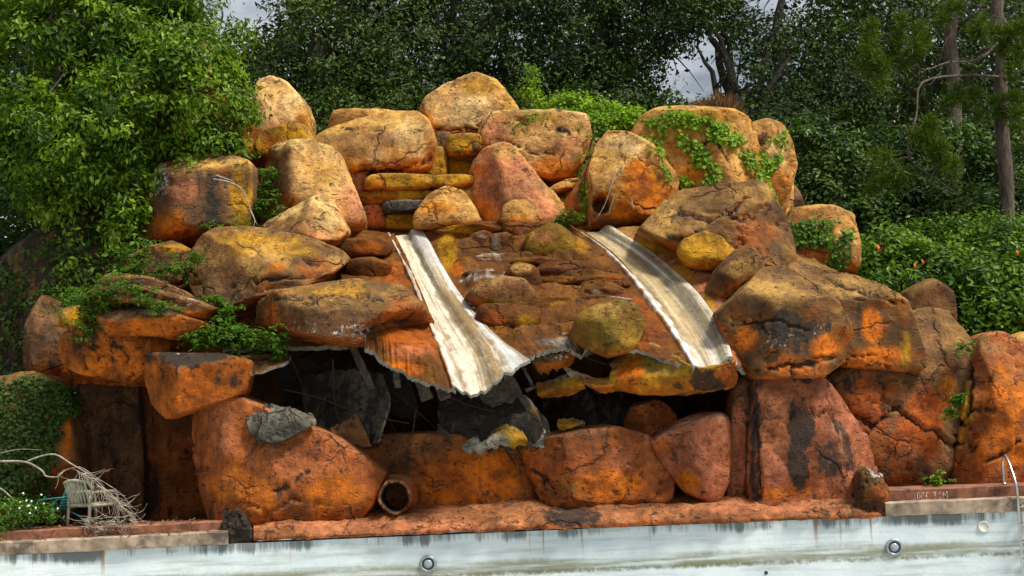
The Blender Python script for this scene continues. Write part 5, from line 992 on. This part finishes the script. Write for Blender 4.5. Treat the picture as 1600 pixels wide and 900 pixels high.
tree('dusky oak standing behind the pine boughs', gbase(1430, 52), P(1420, 100, 52), 0.4, [E(1400, 90, 51, 3, 2.2, 2.6), E(1500, 40, 51.5, 3, 2.2, 2.8), E(1570, 140, 51, 2.4, 2, 2.4), E(1340, 180, 50.5, 2, 1.6, 1.8), E(1450, -90, 52, 5, 3, 3)], 440, 60, 0.7, 0.15, M_LEAF_OAK2, 25, 9, group=GT, gaps=GAPS, twigs=70)
tree('dark oak standing far behind the broad leafy tree', gbase(120, 47), P(130, 100, 47), 0.4, [E(60, 80, 45.5, 2.6, 1.6, 2.6), E(180, 60, 46, 2.6, 1.8, 2.6), E(270, 120, 45.5, 1.7, 1.4, 2.2), E(100, 250, 45, 3, 1.4, 2), E(250, 230, 45, 2, 1.2, 1.6)], 330, 50, 0.75, 0.17, M_LEAF_OAK, 26, 6, group=GT, gaps=GAPS)
# far wood: one mass nobody could count
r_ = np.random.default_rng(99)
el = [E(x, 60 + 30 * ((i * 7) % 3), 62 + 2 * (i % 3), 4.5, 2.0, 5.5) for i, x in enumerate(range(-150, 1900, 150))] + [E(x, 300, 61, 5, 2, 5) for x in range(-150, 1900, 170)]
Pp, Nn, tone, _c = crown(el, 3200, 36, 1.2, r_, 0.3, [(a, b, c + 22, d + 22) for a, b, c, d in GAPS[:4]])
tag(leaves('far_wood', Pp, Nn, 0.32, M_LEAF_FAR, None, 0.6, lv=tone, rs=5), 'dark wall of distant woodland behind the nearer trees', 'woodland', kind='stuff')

# ---------------------------------------------------------------- shrubs and creeper bush on the bank
def bush(label, ells, ncl, per, crad, leaf, mat, rs, name='shrub', cat='shrub', group=None, ratio=0.5, stems=6, **k):
    r = np.random.default_rng(rs)
    c0 = np.mean([e[0] for e in ells], 0); base = np.array([c0[0], c0[1] + 0.2, gz(c0[0], c0[1]) - 0.05])
    root = empty(name, base, label, cat, group)
    Pp, Nn, tone, c = crown(ells, ncl, per, crad, r, k.get('shell', 0.5), k.get('gaps', ()), k.get('flat', 0.7))
    for q in c[r.choice(len(c), stems, replace=False)]:
        mb = MB(); mb.tube(limb_pts(base, q, r, 8, 0.25), np.linspace(0.06, 0.012, 8), 6); mb.build('stem', M_BARK, root, True)
    leaves('foliage', Pp, Nn, leaf * r.uniform(0.7, 1.25, len(Pp)), mat, root, ratio, lv=tone, droop=k.get('droop', 0.2), rs=rs)
    return root
GSH = 'shrubs on the bank behind the rocks'
bush('leafy upright shrub beside the ivy pillar boulder', [E(1270, 240, 43, .9, .7, 1.0), E(1320, 280, 43, 1.0, .8, 1.2), E(1280, 320, 42.5, .9, .7, .9)], 130, 60, .45, .165, M_LEAF_SHRUB, 41, group=GSH)
bush('dark glossy shrub between the upright shrub and the pine', [E(1390, 270, 44, 1.2, .9, 1.3), E(1420, 340, 43.5, 1.2, .8, 1.1), E(1350, 360, 42.5, .9, .7, .9)], 150, 60, .48, .165, M_LEAF_SHRUB, 42, group=GSH)
bush('dusky shrub spreading round the pine trunk', [E(1510, 260, 45, 1.4, .9, 1.4), E(1590, 300, 44.5, 1.4, .9, 1.4), E(1500, 350, 43.5, 1.3, .8, 1.0)], 170, 60, .48, .165, M_LEAF_SHRUB, 43, group=GSH)
bush('low leafy shrub at the foot of the pine behind the creeper bush', [E(1470, 390, 41, 1.2, .7, .7), E(1560, 380, 41, 1.3, .7, .8)], 110, 60, .42, .12, M_LEAF_BUSH, 44, group=GSH)
bush('bright green trumpet creeper bush sprawling over the bank', [E(1380, 410, 38.6, .9, .7, .6), E(1450, 440, 38.2, 1.2, .8, .75), E(1540, 440, 38.0, 1.3, .8, .85), E(1600, 470, 37.6, 1.0, .8, 1.0), E(1360, 450, 38, .55, .5, .6), E(1540, 500, 37.4, .9, .6, .6), E(1480, 480, 37.8, .7, .5, .5), E(1400, 380, 39, .5, .4, .5), E(1570, 540, 37.0, .6, .5, .4)], 300, 60, .44, .165, M_LEAF_BUSH, 45, 'creeper_bush', 'bush', flat=.8)
bush('dark undergrowth filling the hollow beneath the broad leafy tree', [E(20, 330, 39, 1.6, 1, 1.4), E(-20, 450, 38.5, 1.4, .8, 1.4), E(110, 300, 39.2, 1.3, .8, 1.2)], 120, 50, .5, .15, M_LEAF_SHRUB, 46, group=GSH)
bush('shaded shrub behind the wide brown boulder', [E(620, 180, 46, 3, 1.2, 1.1), E(500, 200, 46, 2, 1, 1.0)], 120, 50, .55, .14, M_LEAF_OAK2, 47, group=GSH)
bush('shaded shrub behind the vine topped boulder', [E(880, 180, 46.5, 2.4, 1.2, 1), E(1030, 175, 46.5, 1.6, 1.0, .6), E(1200, 210, 46.5, 1.6, 1.0, 1.0)], 120, 50, .55, .14, M_LEAF_OAK, 48, group=GSH, gaps=GAPS)
# orange trumpet flowers
for i, (x, y, Y, lab) in enumerate([(1373, 388, 38.2, 'large orange trumpet flower hanging near the ivy draped boulder'), (1430, 416, 37.5, 'orange trumpet flower low in the creeper bush'), (1442, 409, 37.4, 'orange trumpet flower high in the creeper bush'), (1446, 452, 37.4, 'orange trumpet bud at the foot of the creeper bush'), (1590, 395, 37.4, 'orange trumpet flowers at the top of the creeper bush')]):
    p0 = P(x, y, Y - 0.7); a = np.linspace(0, 2 * math.pi, 10, endpoint=False); s = 1.3 if i == 0 else 0.8
    d = np.array([0.3, -0.5, -0.8]); d /= np.linalg.norm(d); u_ = np.cross(d, (1, 0, 0)); u_ /= np.linalg.norm(u_); v_ = np.cross(d, u_)
    V = np.concatenate([[p0 + d * l * s + (u_ * math.cos(t) + v_ * math.sin(t)) * rr_ * s * (1 + (0.25 * math.cos(5 * t) if rr_ > .04 else 0)) for t in a] for l, rr_ in ((-0.09, .008), (-.03, .022), (.02, .03), (.035, .06))])
    F = np.array([(i_ * 10 + j, i_ * 10 + (j + 1) % 10, (i_ + 1) * 10 + (j + 1) % 10, (i_ + 1) * 10 + j) for i_ in range(3) for j in range(10)])
    tag(make_mesh('trumpet_flower', V, F, M_ORANGE), lab, 'flower', 'orange flowers of the creeper bush')

# ---------------------------------------------------------------- pines
def needle_tuft(C, D, n, L_, r):
    d = D + 0.75 * r.normal(size=(n, 3)); d /= np.linalg.norm(d, axis=1)[:, None]
    return np.repeat(C[None], n, 0) + 0.05 * r.normal(size=(n, 3)), d, L_ * r.uniform(0.7, 1.1, n)
def pine(label, px, Y, tr, boughs, rs, top=-250):
    r = np.random.default_rng(rs); b = np.array(gbase(px, Y)); t = P(px - 8, top, Y)
    root = empty('pine_tree', b, label, 'tree', 'pine trees by the creeper bush')
    tp_ = b + (t - b) * np.linspace(0, 1, 14)[:, None] + 0.05 * r.normal(size=(14, 3)); mb = MB(); mb.tube(tp_, np.linspace(tr * 1.15, tr * .8, 14), 12); mb.build('trunk', M_PINE, root, True)
    Cs, Ds, Ls = [], [], []
    for pl, tufts in boughs:
        w = crspline(np.array([P(*q) for q in pl]), 26); mb = MB(); mb.tube(w, np.linspace(0.038, 0.01, 26), 7)
        for (x, y, yy, m_) in tufts:
            c = P(x, y, yy); j = np.argmin(np.linalg.norm(w - c, axis=1)); tw = limb_pts(w[j], c, r, 7, .3); mb.tube(tw, np.linspace(.03, .01, 7), 5)
            for _ in range(m_):
                cc = c + r.normal(size=3) * np.array([.22, .2, .2]); d0 = (cc - w[j]) / (np.linalg.norm(cc - w[j]) + 1e-6) * .5 + np.array([0, -.1, .25])
                A, B, C_ = needle_tuft(cc, d0, 110, .34, r); Cs.append(A); Ds.append(B); Ls.append(C_)
        for _ in range(9):
            j = r.integers(8, 25); tw = limb_pts(w[j], w[j] + r.normal(size=3) * np.array([.5, .3, .5]), r, 6, .5); mb.tube(tw, np.linspace(.012, .004, 6), 4)
        mb.build('bough', M_PINE, root, True)
    C_, D_, L_ = np.concatenate(Cs), np.concatenate(Ds), np.concatenate(Ls)
    nn = np.cross(D_, r.normal(size=D_.shape))
    leaves('needles', C_, nn, L_, M_NEEDLE, root, 0.06, 0, up=D_ * 30, rs=rs)
pine('tall pine with reddish trunk and drooping needle boughs', 1568, 42.5, 0.19,
     [([(1566, 60, 42.5), (1530, 92, 41.5), (1480, 98, 41), (1440, 108, 40.6), (1412, 70, 40.3)], [(1400, 85, 40.2, 7), (1375, 110, 40, 6), (1432, 60, 40.3, 6), (1360, 70, 40, 4), (1385, 50, 40, 4)]),
      ([(1566, 120, 42.5), (1500, 118, 41.3), (1440, 130, 40.6), (1432, 180, 40.4), (1418, 240, 40), (1445, 268, 40), (1478, 290, 40), (1500, 306, 40)], [(1452, 225, 40, 6), (1475, 250, 40, 5), (1400, 275, 40, 6), (1385, 262, 39.8, 3), (1440, 210, 40, 4)]),
      ([(1568, 30, 42.5), (1590, 60, 41.6), (1620, 80, 41)], [(1575, 60, 41.2, 6), (1545, 45, 41.6, 5), (1600, 40, 41, 5), (1590, 90, 41, 4)]),
      ([(1568, 170, 42.5), (1590, 190, 42), (1610, 210, 41.8)], [(1590, 185, 41.8, 5), (1580, 150, 41.8, 4), (1535, 160, 41.8, 4), (1490, 150, 41.8, 4)])], 61)
pine('more distant slim pine with two bare side boughs', 1492, 46, 0.20, [([(1490, 8, 46), (1525, 10, 45.6), (1548, 26, 45.4)], [(1545, 15, 45.4, 3)]), ([(1492, 35, 46), (1520, 30, 45.7), (1540, 38, 45.6)], [(1470, 20, 45.6, 4)])], 62)

# ---------------------------------------------------------------- ivy, ferns, tufts on the rocks
def inpoly(x, y, poly):
    poly = np.array(poly, float); c = np.zeros(len(x), bool); j = len(poly) - 1
    for i in range(len(poly)):
        xi, yi = poly[i]; xj, yj = poly[j]
        c ^= ((yi > y) != (yj > y)) & (x < (xj - xi) * (y - yi) / (yj - yi + 1e-9) + xi); j = i
    return c
def ivy(label, keys, polys, n, leaf, mat, rs, name='ivy', cat='ivy', group=None, thr=0.0, lift=0.06, ratio=0.75):
    r = np.random.default_rng(rs)
    V = np.concatenate([ROCKS[k][0] for k in keys]); N = np.concatenate([ROCKS[k][1] for k in keys])
    x, y = PX(V); ok = np.zeros(len(V), bool)
    for pl in polys: ok |= inpoly(x, y, pl)
    ok &= (N[:, 1] < 0.35); ok &= fbm(V * 2.2 + rs, 3) > thr
    idx = np.nonzero(ok)[0]
    if len(idx) == 0: print('IVY EMPTY', label); return
    k = r.choice(idx, n); off = r.normal(size=(n, 3)) * 0.04
    C = V[k] + off + N[k] * (lift * r.random((n, 1)) + 0.015); Nn = N[k] * 0.8 + np.array([0, -.25, .5]) + 0.45 * r.normal(size=(n, 3))
    root = empty(name, C.mean(0) - np.array([0, 0, .2]), label, cat, group)
    leaves('foliage', C, Nn, leaf * r.uniform(.6, 1.3, n), mat, root, ratio, lv=np.clip(.5 + .3 * fbm(C * 2, 2) + .22 * r.normal(size=n), 0, 1), droop=.5, rs=rs)
    mb = MB()
    for _ in range(8):
        i = r.choice(idx); p = V[i]; pts = [p + N[i] * .01]
        for _ in range(7):
            d = np.linalg.norm(V[idx] - (p + np.array([.05, 0, .1]) + .08 * r.normal(size=3)), axis=1); j = idx[np.argmin(d)]; p = V[j]; pts.append(p + N[j] * .012)
        mb.tube(np.array(pts), .008, 4, False)
    mb.build('runner', M_BARK, root, True)['kind'] = 'stuff'
GI = 'vines on the boulders'
ivy('light green ivy trailing over the large orange boulder', ['U11'], [[(990, 225), (1010, 188), (1045, 176), (1100, 182), (1150, 208), (1180, 250), (1205, 310), (1222, 345), (1195, 345), (1180, 300), (1150, 235), (1100, 208), (1050, 200), (1030, 235), (1052, 275), (1040, 265), (1010, 235)], [(1045, 205), (1080, 215), (1110, 240), (1130, 290), (1110, 300), (1085, 250)], [(1040, 270), (1080, 285), (1085, 305), (1050, 300)]], 3800, .12, M_IVY, 71, group=GI, thr=-.3, lift=.1)
ivy('ivy fringe on the shoulder of the rounded orange boulder', ['U10'], [[(1005, 222), (1030, 235), (1050, 275), (1045, 300), (1030, 265), (1012, 240)]], 260, .1, M_IVY, 78, group=GI, thr=-.3)
ivy('ivy strand running down the flank of the upright pillar boulder', ['U12', 'U11'], [[(1205, 210), (1228, 205), (1225, 240), (1205, 265), (1200, 300), (1215, 330), (1195, 325), (1182, 270), (1170, 235), (1200, 235)]], 900, .12, M_IVY, 72, group=GI, thr=-.2)
ivy('bright leafy ivy draped across the boulder next to the creeper bush', ['U14'], [[(1220, 365), (1240, 350), (1290, 345), (1330, 365), (1332, 395), (1310, 410), (1290, 385), (1250, 385), (1225, 388)], [(1290, 400), (1325, 395), (1318, 430), (1300, 425)]], 800, .12, M_FERN, 73, group=GI, thr=-.3, lift=.15)
ivy('thin yellowish vine line crossing the top of the broad pitted boulder', ['U8'], [[(790, 200), (820, 178), (850, 176), (870, 186), (840, 188), (815, 200), (800, 212)]], 170, .08, M_IVY, 74, group=GI, thr=-.6)
ivy('narrow ivy curtain on the mossy spur below the broad pitted boulder', ['U8', 'U8b', 'U10'], [[(905, 190), (925, 200), (922, 250), (915, 270), (925, 300), (915, 345), (895, 345), (905, 300), (902, 240)]], 420, .09, M_IVY, 75, group=GI, thr=-.3)
ivy('small leafed creeper coating the rock beside the cave', ['LM'], [[(-40, 600), (60, 590), (118, 620), (112, 650), (90, 660), (85, 740), (60, 790), (-40, 790)]], 5200, .10, M_LEAF_SHRUB, 76, 'creeper', 'creeper', GI, -.9)
ivy('dim creeper patch on the huge shaded rock', ['MD'], [[(-50, 450), (20, 400), (140, 340), (200, 390), (200, 460), (110, 560), (-40, 600)]], 2600, .11, M_LEAF_SHRUB, 77, 'creeper', 'creeper', GI, -.2)

def clump(label, spots, leaf, mat, rs, name='fern', cat='fern', group='ferns and tufts on the rocks', ratio=.35, dens=1.0, upw=1.0):
    """arching leafy fronds from several crowns; spots: (px,py,Y,radius m, number of fronds)"""
    r = np.random.default_rng(rs); Cs, Ns, Ls, mb = [], [], [], MB()
    for x, y, Y, rad, nf in spots:
        c = P(x, y, Y); rad = rad * 1.45
        for _ in range(int(nf * dens * 1.6)):
            az = r.uniform(0, 2 * math.pi); out = np.array([math.cos(az), math.sin(az) - .35, 0]); ln = rad * r.uniform(.6, 1.15)
            t = np.linspace(0, 1, 8)[:, None]; b0 = c + r.normal(size=3) * rad * np.array([.4, .25, .3])
            q = b0 + out * ln * t + np.array([0, 0, 1]) * ln * (upw * 1.6 * t - upw * 1.3 * t * t)
            mb.tube(q, np.linspace(.006, .002, 8), 3, False)
            for s_ in (-1, 1, 0):
                for i in range(1, 8):
                    Cs.append(q[i]); Ns.append(np.array([0, -.2, 1]) + .35 * r.normal(size=3)); Ls.append(leaf * 1.25 * (1.1 - .09 * i) * r.uniform(.8, 1.2))
    root = empty(name, P(*spots[0][:3]) - np.array([0, 0, .05]), label, cat, group)
    leaves('fronds', np.array(Cs), np.array(Ns), np.array(Ls), mat, root, ratio, rs=rs); mb.build('stalks', M_FERN, root, True)['kind'] = 'stuff'
clump('fern bed spilling over the back of the layered rock', [(130, 480, 32.9, .3, 14), (160, 470, 32.8, .32, 16), (190, 466, 32.7, .28, 12), (225, 470, 32.5, .22, 9), (148, 500, 32.7, .3, 14), (140, 525, 32.8, .25, 8), (255, 485, 32.4, .2, 8), (115, 470, 33.2, .25, 8)], .10, M_FERN, 81)
clump('leafy ferns growing along the ledge above the jutting orange rock', [(345, 535, 32.9, .32, 14), (375, 540, 32.8, .32, 14), (410, 540, 32.8, .3, 12), (435, 544, 32.9, .2, 8), (355, 505, 33.2, .25, 9), (345, 480, 33.3, .22, 8), (320, 540, 32.8, .25, 8)], .12, M_FERN, 82, ratio=.5)
clump('fern tuft round the small brown boulder', [(205, 425, 34.0, .32, 14), (225, 436, 33.9, .28, 10), (285, 428, 33.9, .26, 10), (295, 412, 33.9, .22, 8), (215, 400, 34.2, .28, 8)], .11, M_FERN, 83)
clump('drooping fern in the cleft beside the big tan boulder', [(408, 275, 36.8, .26, 12), (408, 300, 36.7, .28, 12), (410, 330, 36.5, .26, 10), (402, 320, 36.4, .2, 8)], .12, M_FERN, 84, upw=.2)
clump('grass tuft where the dark streaked boulder meets the ochre boulder', [(375, 362, 35.3, .3, 9), (345, 372, 35.2, .25, 7)], .09, M_IVY, 85, 'grass_tuft', 'grass tuft', ratio=.15, upw=.9)
clump('small weed rooted on the stepped coping by the pointed boulder', [(1462, 756, 32.8, .14, 7), (1470, 752, 32.8, .12, 6)], .07, M_IVY, 86, 'weed', 'weed', ratio=.5)
clump('little moss plant in the notch of the bulbous brown boulder', [(1262, 468, 33.0, .18, 9), (1272, 474, 32.9, .12, 6)], .06, M_FERN, 87, 'weed', 'weed', ratio=.4)
clump('weeds in the crack beside the orange and ochre pointed boulder', [(1494, 628, 33.2, .14, 8), (1488, 650, 33.2, .12, 7), (1510, 548, 33.4, .2, 8)], .08, M_FERN, 88, 'weed', 'weed', ratio=.5)
clump('green tuft in the corner between the spur and the rounded orange boulder', [(892, 345, 37.2, .2, 8), (884, 350, 37.2, .16, 6)], .09, M_FERN, 89, ratio=.5)
# vine heap and sapling behind the broad boulder, dry grass on the crest
bush('bright vine heap piled behind the broad pitted boulder', [E(905, 170, 40.6, .75, .5, .32), E(950, 182, 40.5, .8, .5, .3), E(880, 162, 40.8, .4, .4, .25), E(985, 185, 40.4, .3, .3, .25), E(925, 200, 40.0, .4, .3, .4)], 90, 50, .26, .10, M_IVY, 91, 'vine_heap', 'vine', ratio=.7, stems=4)
bush('upright light green sapling on the crest beside the vine heap', [E(832, 118, 41.2, .10, .1, .25), E(828, 140, 41.2, .2, .15, .25), E(836, 158, 41.2, .26, .2, .18)], 26, 30, .2, .10, M_IVY, 92, 'sapling', 'sapling', stems=4)
r_ = np.random.default_rng(17); n = 1500
cx_ = r_.uniform(1015, 1160, n); w_ = np.interp(cx_, [1015, 1060, 1100, 1130, 1160], [.25, .35, .6, .75, .3])
C = np.array([P(x, 190, 41.2 + r_.uniform(-.4, .4)) for x in cx_]); D = np.stack([.35 * r_.normal(size=n), .2 * r_.normal(size=n), np.ones(n)], 1)
gr = empty('dry_grass', C.mean(0) - np.array([0, 0, .1]), 'reddish dry grass standing on the crest behind the ivy boulder', 'grass'); gr['kind'] = 'stuff'
leaves('blades', C, np.cross(D, r_.normal(size=D.shape)), w_ * r_.uniform(.6, 1.2, n), M_DRY, gr, .045, 0, up=D * 30)
mb = MB()
for k, pl in enumerate([[(965, 262), (955, 290), (945, 320), (930, 345)], [(975, 258), (962, 300), (950, 335)], [(958, 285), (985, 310), (990, 330)]]):
    mb.tube(crspline(np.array([P(x, y, 37.25 + .05 * k) for x, y in pl]), 10), np.linspace(.018, .006, 10), 5)
tag(mb.build('dead_vine', M_DEAD, None, True), 'bare dead vine stems hanging on the rounded orange boulder', 'vine')
mb = MB()
for pl in [[(333, 280), (360, 285), (380, 298), (392, 330), (402, 352)], [(338, 274), (362, 282)], [(392, 330), (398, 345), (395, 358)]]:
    mb.tube(crspline(np.array([P(x, y, 35.25) for x, y in pl]), 12), np.linspace(.018, .007, 12), 5)
tag(mb.build('dead_twig', M_DEAD, None, True), 'bleached dead twig lying across the dark streaked boulder', 'twig')

# ---------------------------------------------------------------- chairs, branch and flowers on the deck
def at_chair(o, yaw):
    c_, s_ = math.cos(yaw), math.sin(yaw); Rm_ = np.array([[c_, -s_, 0], [s_, c_, 0], [0, 0, 1]])
    return lambda p: np.asarray(o) + Rm_ @ np.asarray(p, float)
o = P(141, 815, 32.75); o[2] = 0.075
ch = empty('plastic_chair', o, 'grimy white plastic armchair with slatted back standing on the deck', 'chair'); T_ = at_chair(o, math.radians(-26))   # local +y = facing direction
for k in range(7):
    x = -.21 + .07 * k; bow = .03 * (1 - (x / .21) ** 2)
    mb = MB(); mb.tube([T_((x * (1 + .18 * t), -.27 - .16 * t - bow, .42 + .46 * t - (.05 * (x / .21) ** 2) * t)) for t in np.linspace(0, 1, 6)], .027, 5); mb.build('back_slat', M_RESIN, ch, True)
mb = MB(); mb.tube([T_((x, -.43 - .03 * (1 - (x / .26) ** 2), .885 - .05 * (x / .26) ** 2)) for x in np.linspace(-.27, .27, 9)], .032, 7); mb.build('top_rail', M_RESIN, ch, True)
mb = MB(); mb.tube([T_((x, -.27 - .03 * (1 - (x / .25) ** 2), .40)) for x in np.linspace(-.26, .26, 9)], .04, 7); mb.build('seat_rail', M_RESIN, ch, True)
for k in range(6):
    mb = MB(); x = -.2 + .08 * k; mb.tube([T_((x, y, .40 - .03 * math.sin((y + .25) * 5))) for y in np.linspace(-.25, .46, 6)], .03, 5); mb.build('seat_slat', M_RESIN, ch, True)
for s in (-1, 1):
    mb = MB(); mb.tube(crspline(np.array([T_((s * .27, -.34, .62)), T_((s * .29, -.1, .64)), T_((s * .29, .3, .64)), T_((s * .285, .45, .60)), T_((s * .28, .49, .48)), T_((s * .28, .50, .2)), T_((s * .28, .51, 0))]), 22), .03, 7); mb.build('arm', M_RESIN, ch, True)
    mb = MB(); mb.tube([T_((s * .26, -.30, .62)), T_((s * .26, -.31, .4)), T_((s * .265, -.35, .0))], [.03, .034, .028], 7); mb.build('leg', M_RESIN, ch, True)
    mb = MB(); mb.tube([T_((s * .27, -.28, .38)), T_((s * .27, .49, .38))], .032, 6); mb.build('side_rail', M_RESIN, ch, True)
o = P(95, 818, 33.0); o[2] = 0.075
tc = empty('strap_chair', o, 'teal strap lounge chair standing behind the white plastic armchair', 'chair'); T_ = at_chair(o, math.radians(70))    # faces the camera's side
for k in range(9):
    t = k / 8; mb = MB(); z = .34 + .46 * t; y = -.15 - .22 * t
    mb.tube([T_((-.25, y, z)), T_((.0, y - .01, z)), T_((.25, y, z))], .024, 4); mb.build('strap', M_TEAL, tc)
for k in range(7):
    t = k / 6; mb = MB(); mb.tube([T_((-.25, -.12 + .5 * t, .32 - .03 * t)), T_((.25, -.12 + .5 * t, .32 - .03 * t))], .024, 4); mb.build('strap', M_TEAL, tc)
for s in (-1, 1):
    mb = MB(); mb.tube(crspline(np.array([T_((s * .27, -.42, .86)), T_((s * .27, -.27, .6)), T_((s * .27, -.14, .33)), T_((s * .27, .2, .31)), T_((s * .27, .42, .30))]), 18), .018, 6); mb.build('side_tube', M_TEAL, tc, True)
    mb = MB(); mb.tube(crspline(np.array([T_((s * .29, -.3, .56)), T_((s * .3, 0, .54)), T_((s * .3, .28, .5)), T_((s * .29, .40, .3)), T_((s * .29, .46, 0))]), 18), .018, 6); mb.build('arm', M_TEAL, tc, True)
    mb = MB(); mb.tube([T_((s * .28, .1, .32)), T_((s * .28, -.25, .15)), T_((s * .28, -.42, 0))], .018, 6); mb.build('leg', M_TEAL, tc, True)
mb = MB(); mb.tube([T_((-.27, -.42, .86)), T_((0, -.43, .875)), T_((.27, -.42, .86))], .018, 6); mb.build('top_tube', M_TEAL, tc, True)

db = empty('dead_branch', P(150, 800, 32.4), 'bleached dead branch with bare twigs fallen over the white chair', 'branch')
r_ = np.random.default_rng(77)
mains = [([(-60, 725), (0, 721), (40, 722), (65, 735), (72, 744), (90, 745), (98, 738)], .035, .015), ([(40, 722), (60, 714), (86, 710), (110, 724), (140, 742), (165, 765), (190, 788), (208, 815)], .028, .008), ([(90, 742), (110, 732), (125, 738), (150, 752), (170, 768)], .016, .006),
         ([(98, 735), (125, 730), (150, 746), (185, 768), (205, 790)], .014, .005), ([(92, 742), (90, 755), (86, 764)], .012, .006), ([(95, 745), (120, 752), (150, 748), (175, 762)], .013, .005), ([(-20, 755), (0, 763), (15, 775), (25, 790), (26, 812)], .03, .014), ([(0, 708), (30, 702), (65, 703)], .012, .005)]
for k, (pl, a_, b_) in enumerate(mains):
    w = crspline(np.array([P(x, y, 32.35 + .02 * k) for x, y in pl]), 22); mb = MB(); mb.tube(w, np.linspace(a_, b_, 22) * .75, 6); mb.build('bough', M_DEAD, db, True)
mb = MB()
for k in range(70):
    x0, y0 = (r_.uniform(120, 200), 0); y0 = np.interp(x0, [110, 140, 165, 190, 208], [728, 748, 770, 790, 815])
    pl = [(x0, y0)]; ang = r_.uniform(.2, 1.5)
    for i in range(3): ang += r_.normal() * .35; pl.append((pl[-1][0] + 13 * math.cos(ang), min(838, pl[-1][1] + 13 * math.sin(ang))))
    mb.tube(crspline(np.array([P(x, y, 32.1 + .3 * r_.random()) for x, y in pl]), 7), np.linspace(.008, .003, 7), 4, False)
for k in range(60):
    x0, y0 = r_.uniform(125, 205), r_.uniform(806, 826); pl = [(x0, y0)]; ang = r_.uniform(-.5, 3.4)
    for i in range(3): ang += r_.normal() * .5; pl.append((pl[-1][0] + 11 * math.cos(ang), min(836, pl[-1][1] + 7 * math.sin(ang))))
    mb.tube(crspline(np.array([P(x, y, 31.7 + .4 * r_.random()) for x, y in pl]), 7), np.linspace(.008, .003, 7), 4, False)
mb.build('twigs', M_DEAD, db, True)['kind'] = 'stuff'
fb = bush('leafy weed bush with small white daisies at the deck edge', [E(10, 800, 32.0, .4, .3, .28), E(48, 800, 32.1, .35, .25, .22), E(0, 822, 31.9, .35, .3, .16), E(78, 800, 32.3, .2, .15, .18), E(8, 838, 31.8, .15, .12, .1)], 85, 26, .2, .085, M_FERN, 95, 'flowering_weed', 'weed', stems=8, ratio=.35)
for k in range(20):
    x, y = (40 + 26 * r_.normal(), 796 + 11 * r_.normal()); p0 = P(x, y, 31.75 + .15 * r_.random()); a = np.linspace(0, 2 * math.pi, 10, endpoint=False)
    d = np.array([.3 * r_.normal(), -1, .8]); d /= np.linalg.norm(d); u_ = np.cross(d, (1, 0, 0)); u_ /= np.linalg.norm(u_); v_ = np.cross(d, u_)
    V = np.array([p0 + d * .01] + [p0 + (u_ * math.cos(t) + v_ * math.sin(t)) * (.026 if i % 2 else .015) for i, t in enumerate(a)])
    make_mesh('daisy_petals', V, np.array([(0, i + 1, (i + 1) % 10 + 1) for i in range(10)]), M_PETAL, fb, False)
LET.location = tuple(np.array(tp) - np.array(pool.location))

r_ = np.random.default_rng(5); n = 420; ti_ = r_.integers(20, 68, n); of_ = np.where(r_.random(n) < .3, r_.uniform(0, .25, n), r_.uniform(.34, 1.2, n))
C = np.stack([wl[ti_, 0] + .3 * r_.normal(size=n), wl[ti_, 1] + of_, np.where(of_ < .3, -.088, .088)], 1)
tag(leaves('leaf_litter', C, np.array([0, -.2, 1]) + .35 * r_.normal(size=(n, 3)), r_.uniform(.05, .11, n), M_DRY, None, .55, origin=np.array([wl[40, 0], wl[40, 1], 0])), 'dry brown leaves scattered along the deck beside the chairs', 'leaf litter', kind='stuff')
